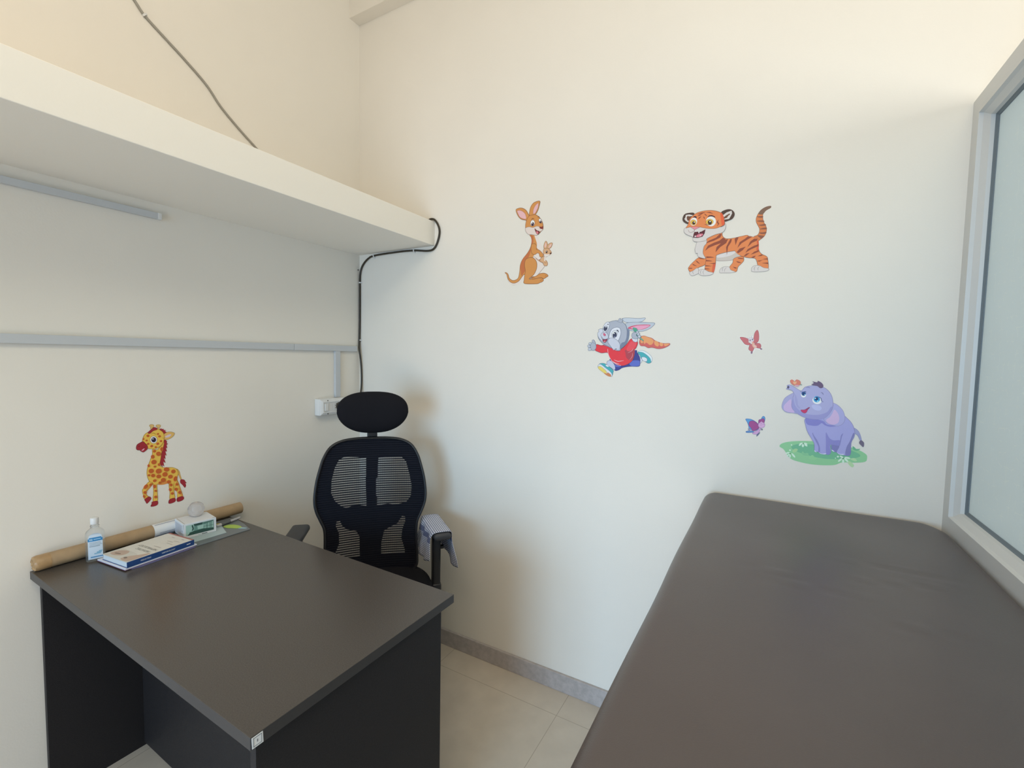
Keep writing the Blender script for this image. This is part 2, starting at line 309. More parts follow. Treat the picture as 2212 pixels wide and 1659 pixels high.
STICKERS = {
'kangaroo': (1.021, 1.9147, '''b8aca0 s 0 - -1136,-1143 -1070,-1134 -977,-1225 -901,-1397 -770,-1489 -608,-1500 -451,-1400 -375,-1212 -170,-1227 -181,-1445 -319,-1601 -540,-1698 -765,-1690 -930,-1563 -1016,-1362 -1052,-1219
d9cec6 s 0 - -966,-1449 -768,-1573 -542,-1587 -370,-1460 -232,-1250 -155,-1200 -150,-1420 -287,-1603 -476,-1688 -701,-1694 -864,-1637
c88a4e s 204 8a5a3c -1129,-1138 -1054,-1141 -964,-1226 -895,-1398 -737,-1497 -576,-1488 -451,-1400 -392,-1156 -361,-856 -247,-619 -33,-393 116,-163 172,101 137,266 73,381 319,353 477,69 665,-217 702,-487 557,-715 684,-966 390,-1348 -106,-1286 -230,-1332 -416,-1540 -638,-1623 -833,-1569 -966,-1421 -1036,-1220
b96b43 s 0 - -359,-938 -247,-619 -17,-394 131,-138 170,155 111,336 228,310 249,93 178,-169 92,-431 33,-562 -103,-713 -146,-900 -110,-1094 -170,-1199 -294,-1328 -329,-1160
d9cec6 s 0 - 288,343 411,289 538,62 696,-247 718,-515 676,-645 512,-711 374,-672 264,-555 368,-430 471,-279 417,-193 412,-5
d9cec6 s 146 a08a80 249,-567 373,-618 589,-771 773,-947 799,-1016 630,-1203 452,-1379 269,-1394 235,-1256 382,-996
a5602f l 204 - 373,-640 497,-737 650,-830
c88a4e s 204 8a5a3c -120,-684 3,-600 219,-600 359,-698 440,-866 430,-1081 328,-1289 207,-1389 86,-1490 363,-1495 576,-1482 712,-1504 766,-1588 701,-1651 611,-1672 460,-1717 -34,-1690 -176,-1637 -163,-1528 -137,-1311 -110,-1122 -152,-900
c88a4e s 204 8a5a3c 208,-1416 392,-1402 572,-1307 782,-1295 933,-1359 973,-1428 906,-1464 788,-1523 667,-1480 455,-1487 241,-1514
8a5a3c t 263 - 86,-1504 209,-1449 363,-1476
8a5a3c t 175 - 595,-1617 669,-1568 699,-1557
8a5a3c t 175 - 830,-1432 875,-1408 919,-1406
c88a4e s 175 8a5a3c 175,-34 328,-23 407,-138 401,-272 501,-295 609,-372 733,-517 734,-570 660,-617 569,-582 536,-472 459,-425 339,-481 215,-443 157,-329 147,-166
caa07a s 175 9a6b4a 770,-241 814,-206 949,-272 1071,-402 1103,-498 972,-578 840,-620 763,-520 729,-383
caa07a s 175 9a6b4a 756,-253 758,-94 838,31 915,-83 918,-216 876,-278
d9b3ac s 0 - 793,-203 800,-98 846,-36 866,-131 850,-222
caa07a s 175 9a6b4a 905,-267 917,-163 1018,-81 1136,-79 1110,-208 1024,-292
d9b3ac s 0 - 979,-261 1020,-160 1102,-115 1075,-210
d9cec6 s 0 - 777,-494 882,-517 1030,-531 973,-592 849,-620 788,-575
4a3028 s 0 - 927,-423 920,-457 899,-476 874,-474 852,-451 843,-415 851,-382 871,-362 897,-365 918,-388
efe9e4 s 0 - 887,-393 885,-405 878,-412 868,-411 861,-403 858,-390 860,-378 867,-371 877,-372 884,-380
4a3028 s 0 - 1112,-499 1104,-513 1084,-521 1058,-519 1037,-507 1029,-491 1036,-476 1057,-468 1082,-471 1103,-482
caa07a s 175 9a6b4a 675,-618 795,-602 828,-738 889,-797 935,-880 923,-986 834,-992 758,-946 741,-864 589,-785 602,-692
d9cec6 s 0 - 789,-615 849,-634 843,-766 784,-788
9a6b4a t 175 - 785,-815 831,-872 890,-850
c88a4e s 204 8a5a3c -139,810 -112,996 -348,1080 -509,1236 -626,1497 -516,1558 -327,1545 -137,1430 -25,1254 24,1140
d9acb0 s 117 a06a5a -562,1461 -388,1451 -229,1348 -139,1215 -123,1065 -286,1099 -429,1185 -511,1318
c88a4e s 204 8a5a3c 54,1163 44,1352 106,1557 256,1696 512,1717 487,1530 431,1352 298,1184
d9acb0 s 117 a06a5a 221,1234 226,1407 320,1567 445,1642 443,1483 371,1334 297,1238
c88a4e s 204 8a5a3c -138,783 -96,994 23,1167 268,1188 421,1128 576,962 670,791 696,576 618,479 470,363 196,367 10,415 -117,564
d6c8c0 s 146 9a8478 -135,675 34,708 220,659 402,691 538,648 646,550 683,512 588,456 513,451 506,359 380,320 165,370 11,401 -117,537
7a3230 s 0 - 538,661 614,639 688,657 690,564 616,554 540,595
eeeae6 s 146 6a4a38 303,824 273,755 215,722 151,738 106,796 96,875 126,944 184,976 248,960 294,902
43303e s 0 - 268,796 252,752 216,729 174,738 143,773 133,822 150,867 186,889 227,880 259,845
eeeae6 s 0 - 203,849 199,835 186,828 171,830 159,840 154,855 158,869 170,876 185,874 198,864
eeeae6 s 146 6a4a38 624,904 637,843 621,801 583,793 537,823 501,880 488,941 504,983 542,991 588,961
43303e s 0 - 619,862 621,826 604,802 576,799 546,818 526,851 524,887 540,911 569,914 599,895
eeeae6 s 0 - 572,883 569,872 560,867 548,868 539,876 536,887 539,898 548,904 559,902 568,894
6a3c26 t 263 - 135,991 195,1037 272,1014
6a3c26 t 263 - 438,1054 483,1080 529,1021
6e2c30 s 117 6a3c26 306,609 406,517 528,463 500,360 425,368 362,455
d07880 s 0 - 377,467 452,472 485,388 424,373'''),
'tiger': (1.789, 1.8443, '''cb7a4a s 103 6e4a3a 916,66 1019,105 1068,182 1078,297 1036,401 970,542 964,675 1017,817 1101,930 1231,1002 1347,1018 1384,997 1364,951 1250,893 1166,797 1157,667 1194,514 1275,340 1282,191 1229,48 1130,-40 1057,-82 965,-22
7c6050 s 0 - 1017,817 1101,930 1231,1002 1347,1018 1384,997 1364,951 1250,893 1174,796 1108,772
8a5644 s 0 - 969,724 1021,726 1155,717 1157,667 1053,680
8a5644 s 0 - 986,573 1087,585 1189,564 1201,522 1089,535
8a5644 s 0 - 1049,433 1153,445 1233,452 1258,399 1125,399
8a5644 s 0 - 1085,296 1188,325 1283,322 1286,273 1190,276
8a5644 s 0 - 1075,181 1179,178 1282,183 1263,127 1137,133
8a5644 s 0 - 1028,87 1109,87 1229,48 1144,-25 1082,32
c2b8b0 s 103 9a8c84 -524,-474 -233,-413 240,-286 401,-403 547,-535 411,-625 193,-666 -62,-657 -224,-622
d3ccca s 0 - -232,-431 86,-374 336,-338 386,-402 249,-492 13,-539 -196,-529
d9824f s 103 6e4a3a 333,-619 486,-564 625,-576 649,-705 574,-809 485,-904 445,-1054 352,-1064 238,-970 218,-883 307,-753
cfc8c4 s 103 8d827e -77,-1068 -96,-997 -51,-914 43,-869 203,-890 254,-989 399,-1068 274,-1093 52,-1081
8d827e t 120 - 2,-1022 -10,-934 28,-885
8d827e t 120 - 66,-1044 71,-958 124,-901
8c4a38 s 0 - 456,-595 612,-626 636,-653 504,-633
8c4a38 s 0 - 422,-711 509,-736 572,-775 479,-767
8c4a38 s 0 - 329,-892 424,-925 448,-944 394,-956
d9824f s 103 6e4a3a 311,-122 535,91 764,100 994,8 1066,-99 1082,-367 1167,-525 1319,-621 1367,-725 1396,-1033 1278,-1032 1095,-918 1043,-764 978,-658 780,-624 547,-535 369,-366
cfc8c4 s 103 8d827e 899,-1071 902,-970 974,-909 1124,-912 1262,-998 1403,-1034 1399,-1091 1268,-1123 1044,-1115 922,-1098
8d827e t 120 - 997,-1078 978,-993 1020,-921
8d827e t 120 - 1102,-1077 1091,-1001 1133,-930
d9824f s 103 6e4a3a -774,-470 -555,-524 -564,-716 -644,-780 -809,-838 -872,-940 -1058,-970 -1130,-867 -1124,-796 -1002,-645
cfc8c4 s 103 8d827e -1083,-977 -974,-932 -842,-844 -790,-892 -785,-1017 -867,-1073 -984,-1106 -1063,-1059
8d827e t 120 - -935,-1059 -980,-985 -957,-942
8c4a38 s 0 - -807,-476 -671,-523 -604,-555 -755,-524
8c4a38 s 0 - -887,-575 -818,-625 -747,-710 -851,-640
8c4a38 s 0 - -1001,-681 -914,-732 -845,-773 -965,-737
8c4a38 s 0 - -1115,-823 -1029,-824 -994,-850 -1096,-851
d9824f s 103 6e4a3a -583,143 -425,300 -103,333 -49,189 66,91 303,83 534,117 764,100 706,-331 368,-349 86,-374 -184,-435 -229,-500 -236,-743 -260,-933 -304,-1051 -454,-988 -574,-891 -555,-524 -659,-410 -671,-110
d9824f s 0 - 327,-124 381,74 580,112 764,100 994,8 1066,-99 1070,-366 870,-598 547,-535 369,-366
cf5f40 s 0 - 1012,-77 1066,-116 1082,-367 1075,-466 1010,-360 1035,-246
cf5f40 s 0 - -339,-997 -316,-754 -236,-726 -259,-968 -304,-1051
cfc8c4 s 103 8d827e -784,-1035 -780,-946 -706,-899 -589,-916 -454,-997 -296,-1052 -367,-1117 -531,-1132 -698,-1111
8d827e t 120 - -699,-1085 -719,-986 -680,-918
8d827e t 120 - -598,-1101 -635,-1010 -605,-933
8c4a38 p 0 - -633,-35 -481,80 -257,160 -125,284 -76,244 -127,146 -318,63 -511,14
8c4a38 p 0 - -599,-266 -507,-91 -315,-7 -139,44 -31,136 51,76 -87,-47 -279,-97 -471,-165
8c4a38 p 0 - -252,-342 -227,-171 -87,-47 36,60 130,67 73,-64 -114,-183
8c4a38 p 0 - 113,-462 79,-202 151,-38 202,63 249,54 230,-46 141,-191
8c4a38 p 0 - 375,-163 335,45 380,91 458,91 416,-14
8c4a38 p 0 - 434,-262 496,-73 660,27 741,94 871,63 753,0 559,-114
8c4a38 p 0 - 742,-267 817,-90 934,-2 1040,-22 1012,-77 880,-130
8c4a38 p 0 - 417,-405 505,-294 687,-245 600,-354 465,-443
8c4a38 p 0 - 689,-447 752,-335 945,-237 1070,-200 1066,-266 859,-346
8c4a38 p 0 - 852,-529 954,-438 1087,-401 1088,-443 971,-490
8c4a38 p 0 - 640,-561 713,-483 819,-468 716,-551
8c4a38 p 0 - 871,-623 960,-581 1005,-577 947,-638
8c4a38 p 0 - 1066,-599 1168,-550 1228,-563 1170,-591
8c4a38 p 0 - 1219,-712 1293,-702 1366,-692 1368,-733
8c4a38 p 0 - 1057,-748 1147,-747 1206,-736 1118,-778
8c4a38 p 0 - 1210,-836 1299,-835 1384,-834 1382,-875
8c4a38 p 0 - -550,-463 -393,-486 -277,-522 -539,-517
8c4a38 p 0 - -553,-586 -420,-614 -337,-644 -551,-630
8c4a38 p 0 - -432,-718 -318,-715 -245,-708 -268,-749
8c4a38 p 0 - -570,-769 -462,-786 -363,-811 -560,-804
8c4a38 p 0 - -591,-872 -475,-890 -408,-913 -581,-908
cfc8c4 s 103 8d827e -847,101 -583,143 -560,1 -638,-113 -662,-339 -572,-523 -723,-492 -825,-430 -847,-322 -897,-326 -936,-190 -908,-51
4f3c34 s 0 - -1004,1087 -1191,1130 -1344,1097 -1403,945 -1351,831 -1193,741 -1060,813
cfc8c4 p 0 - -1035,1021 -1172,1074 -1291,1072 -1305,985 -1338,936 -1283,858 -1160,772 -1062,848
6a4838 p 0 - -1051,1005 -1186,1005 -1222,1036 -1262,980 -1232,870 -1163,843 -1064,901
4f3c34 s 0 - -131,1005 24,1077 167,1066 264,985 300,879 243,751 119,699 -22,683 -91,811
cfc8c4 p 0 - -63,902 44,981 200,1019 220,924 177,828 133,748 -25,743
6a4838 p 0 - -44,822 33,881 141,934 158,898 97,855 68,799 -34,770
cfc8c4 s 103 8d827e -1338,509 -1291,611 -935,621 -110,505 13,610 38,487 -9,356 -102,298 -229,278 -357,241 -550,157 -580,91 -779,73 -947,94 -1017,154 -1030,262 -1195,351 -1283,414
d9824f s 103 6e4a3a -1273,609 -1209,707 -1149,912 -953,1080 -689,1132 -426,1113 -196,1031 -80,930 -26,769 -3,595 -111,522 -302,476 -531,503 -732,562 -833,592 -1103,624
d9603e s 0 - -147,990 -72,928 -26,769 -6,595 -81,553 -120,729
8c4a38 p 0 - -935,1043 -786,1084 -621,1084 -751,1036
8c4a38 p 0 - -637,1073 -489,1067 -372,994 -487,1027
8c4a38 p 0 - -915,970 -833,1021 -734,1034 -815,983
8c4a38 p 0 - -877,860 -846,926 -764,959 -812,895
8c4a38 p 0 - -677,1043 -600,981 -574,934 -650,988
8c4a38 p 0 - -706,943 -655,901 -644,848 -678,869
8c4a38 p 0 - -263,687 -202,774 -214,690 -171,624 -240,538 -211,621
4f2c30 p 0 - -1066,954 -983,996 -923,962 -921,909 -998,942
4f2c30 p 0 - -572,891 -517,953 -419,948 -336,903 -301,847 -417,902 -499,907
e6e0dc s 0 - -908,744 -953,678 -1023,658 -1092,691 -1131,766 -1128,853 -1082,920 -1011,939 -943,905 -904,831
d9b04c s 68 6a4a20 -927,743 -953,697 -1006,679 -1066,698 -1111,745 -1123,803 -1097,850 -1044,867 -984,848 -939,801
3c2a24 s 0 - -960,747 -968,713 -993,695 -1024,698 -1050,723 -1061,760 -1053,794 -1028,813 -997,809 -971,784
f0ece8 s 0 - -974,774 -978,764 -988,759 -1000,760 -1011,768 -1015,779 -1011,789 -1001,794 -989,792 -979,785
e6e0dc s 0 - -298,790 -282,684 -328,598 -417,563 -517,595 -589,680 -605,787 -559,874 -468,907 -369,875
d9b04c s 68 6a4a20 -366,720 -383,664 -439,631 -515,633 -580,670 -611,728 -594,784 -537,817 -461,814 -396,777
3c2a24 s 0 - -412,697 -423,654 -454,630 -495,635 -529,667 -543,713 -533,757 -501,781 -460,775 -426,744
f0ece8 s 0 - -449,733 -453,719 -464,712 -478,713 -490,724 -495,739 -491,752 -480,760 -466,758 -454,748
3c2a24 t 137 - -645,665 -536,626 -406,624
d98890 s 68 8a5044 -1103,620 -968,616 -808,585 -898,547 -964,516 -1033,563
8a6058 l 86 - -981,518 -975,450
8a6058 l 68 - -1185,536 -1157,462 -1096,432 -1029,447 -979,468
5a2830 p 68 4a2420 -977,424 -843,426 -759,408 -613,478 -640,342 -702,244 -851,216 -1012,242 -999,347
d07a88 s 0 - -921,276 -839,338 -690,339 -720,263 -852,234
ece6e2 p 0 - -851,427 -801,421 -820,353
ece6e2 p 0 - -970,255 -948,315 -911,249
ece6e2 p 0 - -795,271 -772,313 -753,270'''),
'rabbit': (1.4611, 1.4745, '''bdc3cc s 108 555d72 -238,1106 -99,1146 178,1134 434,1116 678,1126 589,1019 490,979 184,968 -76,982
b4bac4 s 108 555d72 -92,914 97,970 524,970 775,951 1032,926 931,778 769,680 570,623 281,626 73,671 -34,758
c85a70 s 0 - 18,757 188,840 527,877 862,863 798,780 601,699 364,685 158,704
dd9ab4 s 0 - 122,756 359,838 612,850 846,843 732,764 533,699 347,702
c6cad4 s 108 555d72 415,-286 533,-250 604,-351 609,-504 545,-591 458,-525
46a2aa s 126 555d72 429,-201 494,-115 629,-113 800,-196 938,-329 983,-446 945,-548 847,-584 745,-535 572,-403 517,-285
d4dcdf s 72 555d72 453,-149 528,-102 646,-110 816,-196 954,-329 988,-446 953,-531 907,-397 769,-264 615,-173
d0d4da s 90 555d72 588,-369 688,-350 791,-416 778,-518 642,-487
3c3f86 s 108 2b2a55 306,-100 412,-201 520,-370 537,-608 481,-712 155,-721 -140,-781 -278,-872 -438,-895 -534,-704 -648,-531 -544,-388
5a68b8 s 0 - 116,-584 234,-495 490,-490 532,-608 480,-695 206,-702
5a64b0 s 0 - -536,-634 -374,-682 -195,-730 -282,-759 -443,-737
b9bdd0 s 108 555d72 -756,-551 -612,-512 -463,-667 -422,-841 -493,-861 -641,-760 -751,-710
46a2aa s 108 555d72 -1065,-647 -900,-625 -752,-692 -510,-879 -507,-985 -557,-1110 -741,-1028 -966,-858 -1099,-737
cfd2da s 90 555d72 -1101,-683 -1009,-672 -821,-800 -635,-936 -541,-1056 -574,-1146 -814,-1030 -1039,-895 -1135,-773
d9c566 s 72 8a6a40 -1117,-764 -1025,-752 -893,-838 -780,-941 -769,-1020 -888,-997 -1039,-895 -1115,-826
c07c50 s 0 - -888,-997 -759,-1029 -724,-983 -595,-1058 -583,-1137 -665,-1140 -794,-1083
d7dade s 72 555d72 -825,-694 -752,-683 -677,-743 -749,-763
c8605a s 108 9a4a44 482,242 543,412 643,454 778,411 946,360 1047,284 1213,209 1377,168 1593,168 1580,94 1383,-6 1190,-33 958,16 826,-2 690,65 555,73 494,140
dd9764 s 0 - 544,395 643,445 812,394 946,343 1015,259 970,142 872,108 787,175 719,192 687,141 617,242 580,344
dd9764 s 0 - 1048,267 1164,234 1216,143 1186,59 1104,75 1044,159
dd9764 s 0 - 1246,193 1344,176 1363,93 1300,60 1241,109
dd9764 s 0 - 1393,151 1585,157 1524,94 1429,69
dd9764 s 90 9a4a44 507,259 547,310 633,259 619,175 552,166
d83a42 s 126 6a2c3c -1268,-97 -1219,117 -1033,83 -777,101 -556,-20 -304,-105 -29,104 171,345 414,225 371,4 289,-100 312,-271 234,-495 65,-637 -143,-703 -374,-665 -576,-529 -691,-320 -767,-198 -986,-218 -1154,-167
a8424c s 0 - -57,-103 150,-67 305,-65 312,-271 233,-461 130,-480 4,-379 -36,-206
dc5058 s 0 - 10,-33 174,242 364,208 336,37 186,-101 48,-136
e8c0c8 l 162 - -754,-57 -710,-285 -576,-512 -374,-656 -196,-695
eccace t 180 - -488,-475 -325,-533 -96,-502
eccace t 180 - -521,-546 -394,-613 -269,-627
e0a0a8 t 162 - 51,-205 204,-118 269,-31
e0a0a8 t 126 - 130,-480 228,-340 241,-203
a6aab6 s 108 555d72 -1470,63 -1445,170 -1371,206 -1316,242 -1237,99 -1233,-25 -1305,-115 -1418,-98
a6aab6 s 90 555d72 -1410,260 -1365,310 -1313,278 -1267,171 -1370,188
b6bac4 s 90 555d72 -1548,161 -1493,202 -1426,179 -1462,108 -1528,116
b6bac4 s 90 555d72 -1593,62 -1547,102 -1476,72 -1477,0 -1563,8
b6bac4 s 90 555d72 -1561,-64 -1515,-9 -1439,-36 -1437,-107 -1530,-126
c9cdd6 s 90 555d72 196,345 290,379 411,327 381,217 260,242
a6aab6 s 108 555d72 183,482 215,567 299,592 386,565 423,463 410,344 274,345 203,396
5aa58a s 72 3c6a60 217,755 293,762 380,718 384,616 281,618
3c8070 t 162 - 251,754 307,617
3c8070 t 162 - 345,753 324,617
2f6a60 s 54 555d72 354,481 460,378 616,259 632,293 493,412 387,514
62ab90 s 0 - 494,361 616,268 632,293 519,386
b6bac4 s 90 555d72 350,617 400,637 444,599 420,548 369,557
b6bac4 s 90 555d72 387,531 445,573 489,531 457,472 406,463
b6bac4 s 90 555d72 416,429 473,480 534,446 510,386 452,378
8189a0 s 0 - -923,118 -672,207 -321,416 -15,724 82,671 82,414 3,173 -166,0 -305,-71 -556,-38 -775,49
a6aab6 s 126 555d72 -1156,490 -1015,701 -874,875 -697,1003 -466,1051 -253,1020 -73,879 -15,724 -1,552 -20,345 -134,104 -306,-36 -556,-20 -776,66 -962,171 -1114,331
747d92 s 0 - -5,672 74,637 73,414 3,191 -131,17 -253,-35 -207,173 -69,242 -6,449
a6aab6 p 90 555d72 -467,1068 -359,1040 -344,1100 -292,1145 -255,1080 -186,1113 -191,1019 -233,951 -376,1005
c6c8d2 s 108 555d72 -1177,579 -1123,632 -1144,703 -1035,737 -941,683 -974,560 -1025,437 -926,207 -1077,331 -1154,437
cfd0d8 s 108 555d72 -732,757 -805,650 -889,602 -954,631 -973,727 -940,852 -867,959 -783,1007 -719,977 -700,882
44465a s 0 - -789,726 -823,673 -871,650 -916,666 -940,715 -934,778 -900,831 -851,854 -806,838 -783,789
e8e8ee s 0 - -820,818 -824,802 -837,792 -852,792 -865,802 -871,819 -866,836 -854,846 -838,845 -825,835
3a3a48 p 0 - -784,891 -730,899 -745,926 -794,918
d3d4dc s 126 555d72 -699,487 -633,679 -528,765 -386,789 -279,744 -238,588 -268,415 -351,259 -529,242 -694,347
e8e8ee s 108 555d72 -386,492 -425,419 -491,384 -558,402 -600,465 -601,550 -562,623 -496,658 -429,640 -387,577
3c3e54 s 0 - -401,480 -426,416 -474,383 -525,392 -561,440 -567,510 -541,573 -493,607 -442,598 -407,549
f0f0f4 s 0 - -484,556 -489,541 -503,533 -520,533 -535,542 -541,556 -536,571 -522,579 -504,579 -490,570
8088a0 s 0 - -445,416 -451,404 -467,396 -487,397 -503,404 -510,417 -504,429 -488,436 -468,436 -452,429
3a3a48 p 0 - -436,677 -365,690 -328,641 -330,572 -364,633
c2c4d0 s 108 555d72 -729,312 -605,382 -406,312 -277,173 -247,51 -251,-105 -374,-115 -395,-37 -519,-73 -668,102 -744,207
c2c4d0 s 108 555d72 -1045,490 -975,595 -848,603 -754,505 -741,382 -821,330 -930,339 -1006,419
cc5c78 s 72 555d72 -955,551 -901,568 -844,506 -852,457 -916,468
e6a0b0 s 0 - -916,532 -922,526 -932,524 -943,528 -950,536 -950,545 -944,551 -934,553 -923,549 -916,541
8c2a3c s 90 555d72 -967,322 -875,313 -766,339 -817,224 -889,189 -946,242
d0707c s 0 - -927,242 -874,277 -827,251 -880,203
a8abba p 0 - -536,-81 -483,-55 -429,-89 -377,-45 -339,-114 -297,-53 -256,69 -233,-105 -295,-114 -340,-88 -410,-115 -464,-90 -518,-99'''),
'elephant': (2.1061, 1.2365, '''8fc493 s 0 - -1177,-885 -1111,-774 -886,-688 -526,-629 -124,-605 368,-631 847,-714 1132,-855 1177,-984 1130,-1106 870,-1169 557,-1200 369,-1304 78,-1353 -254,-1367 -596,-1330 -860,-1241 -1049,-974
74b28c s 0 - -843,-868 -658,-745 -285,-714 210,-708 693,-771 964,-875 984,-969 708,-1063 231,-1133 -182,-1115 -646,-1009
86bd90 s 0 - -542,-1017 -510,-973 -456,-1027 -372,-1007 -351,-1096 -504,-1094
93c793 s 0 - -330,-1194 -284,-1087 -235,-1061 -182,-1115 -113,-1167 -211,-1220
6fae88 s 0 - 797,-652 861,-693 894,-728 994,-716 913,-784 818,-756
a6c993 s 0 - -801,-1007 -753,-919 -667,-909 -665,-970 -748,-1042
b2cfa0 s 0 - 681,-1145 775,-1152 858,-1239 831,-1320 750,-1273
b0cfa0 s 0 - 755,-1057 863,-1024 929,-1093 868,-1120
cfe4cf s 0 - -489,-777 -493,-808 -507,-829 -526,-831 -543,-814 -550,-784 -545,-752 -531,-731 -512,-729 -496,-747
cfe4cf s 0 - -581,-778 -603,-797 -623,-801 -633,-788 -630,-764 -614,-738 -592,-720 -572,-716 -561,-729 -565,-753
cfe4cf s 0 - -439,-684 -412,-698 -398,-717 -402,-734 -423,-742 -453,-739 -480,-724 -494,-705 -490,-688 -469,-680
cfe4cf s 0 - -560,-738 -591,-743 -611,-737 -614,-722 -598,-705 -570,-691 -540,-686 -519,-692 -516,-706 -532,-724
cfe4cf s 0 - -425,-737 -402,-755 -392,-776 -398,-791 -418,-794 -445,-785 -468,-766 -478,-746 -472,-731 -452,-727
cfe4cf s 0 - -933,-1099 -970,-1106 -995,-1102 -998,-1087 -978,-1068 -943,-1051 -906,-1044 -881,-1048 -878,-1063 -898,-1082
cfe4cf s 0 - -839,-1166 -842,-1200 -854,-1223 -869,-1225 -882,-1205 -888,-1172 -885,-1138 -874,-1115 -859,-1114 -846,-1133
cfe4cf s 0 - -752,-1116 -724,-1157 -714,-1190 -725,-1203 -753,-1191 -787,-1158 -814,-1117 -824,-1083 -813,-1071 -786,-1083
cfe4cf s 0 - -905,-1159 -930,-1183 -950,-1192 -957,-1183 -949,-1159 -929,-1130 -905,-1107 -885,-1098 -877,-1107 -885,-1130
cfe4cf s 0 - -847,-971 -851,-986 -864,-997 -880,-999 -893,-991 -899,-977 -895,-962 -882,-952 -866,-950 -852,-957
cfe4cf s 0 - -817,-793 -820,-806 -830,-814 -843,-816 -854,-809 -858,-798 -855,-785 -845,-777 -832,-775 -821,-782
cfe4cf s 0 - 465,-1024 460,-1041 446,-1053 428,-1055 414,-1047 407,-1032 412,-1015 426,-1003 444,-1001 458,-1009
cfe4cf s 0 - 391,-1083 388,-1093 380,-1100 370,-1101 362,-1096 359,-1087 361,-1078 369,-1071 379,-1070 387,-1074
cfe4cf s 0 - 514,-1149 482,-1181 456,-1192 446,-1179 455,-1147 481,-1108 512,-1077 538,-1066 548,-1079 539,-1111
cfe4cf s 0 - 607,-1154 603,-1192 590,-1216 573,-1219 557,-1198 550,-1162 553,-1124 567,-1099 584,-1097 599,-1118
cfe4cf s 0 - 672,-1084 699,-1121 710,-1153 699,-1168 672,-1160 638,-1133 611,-1096 600,-1064 611,-1049 638,-1057
cfe4cf s 0 - 686,-1009 729,-1018 755,-1035 753,-1051 725,-1063 681,-1064 637,-1055 611,-1038 612,-1021 641,-1010
cfe4cf s 0 - 542,-1001 568,-1022 581,-1044 575,-1060 552,-1062 522,-1051 495,-1030 483,-1008 489,-992 511,-989
5f6a55 s 0 - -504,-711 -506,-721 -512,-728 -521,-729 -528,-724 -531,-714 -529,-705 -522,-698 -514,-697 -507,-702
5f6a55 s 0 - -850,-1085 -852,-1095 -859,-1102 -868,-1103 -875,-1098 -878,-1088 -876,-1078 -869,-1072 -860,-1071 -853,-1076
5f6a55 s 0 - 585,-1063 583,-1072 577,-1079 569,-1080 562,-1075 559,-1066 561,-1056 567,-1050 575,-1049 582,-1054
9c9cc0 s 74 8480a8 799,-79 895,-137 963,-256 1011,-444 973,-448 904,-301 822,-232
6f6678 s 0 - 959,-488 1003,-441 1076,-514 1068,-650 996,-591 959,-546
7f7cb0 s 0 - 256,-644 447,-603 459,-838 333,-892 264,-821
cfcde2 s 0 - 252,-823 298,-837 340,-881 291,-873
a3a0d0 s 111 8480a8 -478,125 2,205 482,283 612,215 746,52 818,-154 821,-348 753,-550 748,-921 592,-959 398,-904 451,-681 273,-671 217,-688 238,-943 61,-995 -74,-941 -192,-915 -211,-695 -295,-523 -405,-332 -474,-117
807dae s 0 - 819,-309 753,-550 748,-921 623,-952 642,-699 712,-515 791,-235
8a86c0 s 0 - 83,-285 181,-453 298,-520 458,-503 450,-671 217,-678 238,-943 126,-977 100,-621
8683b8 s 0 - -270,-329 -233,-416 -125,-585 -57,-778 -49,-938 -91,-933 -99,-763 -192,-573 -276,-380
8683b8 s 0 - 534,-270 482,-344 466,-502 448,-622 467,-679 490,-519 507,-380
8581c0 s 0 - -475,146 -159,112 9,66 95,-26 339,-53 180,-93 48,-60 -46,2 -149,-87 -315,-102 -452,-54
cfcde2 s 0 - -193,-895 -149,-930 -140,-959 -191,-935
cfcde2 s 0 - -82,-942 11,-981 116,-958 94,-997 -22,-995
cfcde2 s 0 - 397,-885 479,-934 582,-925 568,-958 464,-951
a6a2c8 s 74 8480a8 -823,930 -976,861 -1110,730 -1171,521 -1147,379 -1037,284 -844,272 -724,288 -777,670
c4abd0 s 0 - -935,721 -1034,612 -1116,484 -1092,342 -949,291 -811,291 -870,460 -904,621
a9a6d0 s 74 8480a8 143,650 305,641 472,477 545,288 546,112 465,-12 339,-53 143,-1 6,125 94,331
c9aed0 s 0 - 273,462 385,314 404,100 305,-7 143,-1 64,111 164,218 223,341
a9a6cc s 111 8480a8 -1060,1162 -992,1196 -886,1150 -743,1056 -639,1021 -543,1146 -344,1196 -112,1177 40,1096 162,926 222,694 215,497 128,294 4,165 -225,106 -495,144 -705,249 -849,380 -900,539 -868,786 -848,909 -914,1017 -1037,1041 -1073,1059 -1032,1123
9894c4 s 0 - -892,540 -868,786 -805,546 -677,372 -467,267 -166,261 76,369 165,533 213,537 143,315 4,165 -225,106 -495,144 -705,249 -849,380
9f9bc6 s 0 - -804,891 -744,712 -720,552 -646,435 -733,470 -801,627 -826,808
b6b6da s 0 - -338,558 -248,584 -114,553 -69,477 -123,403 -240,415 -318,479
56506c s 0 - -1045,1138 -1008,1164 -988,1115 -1012,1067 -1048,1081
c23c64 s 74 5c4060 -635,386 -525,404 -427,481 -394,484 -441,410 -470,327 -519,289 -589,318
5c4060 t 167 - -525,404 -442,440 -385,484
6a5670 s 0 - -379,1224 -315,1287 -359,1335 -233,1310 -211,1357 -118,1306 -65,1229 -69,1150 -142,1126 -228,1192
6c6a94 t 149 - -525,1117 -459,1141 -416,1113
6c6a94 t 186 - -119,989 -69,972 -44,914
e8ecf4 s 0 - -516,916 -512,864 -535,820 -575,799 -618,811 -647,851 -651,903 -629,947 -588,967 -545,955
34588e s 0 - -519,927 -529,886 -558,860 -596,858 -628,881 -641,920 -632,961 -602,987 -565,990 -533,966
243a66 s 0 - -546,922 -552,898 -568,882 -589,881 -606,895 -614,918 -609,942 -592,957 -571,958 -554,945
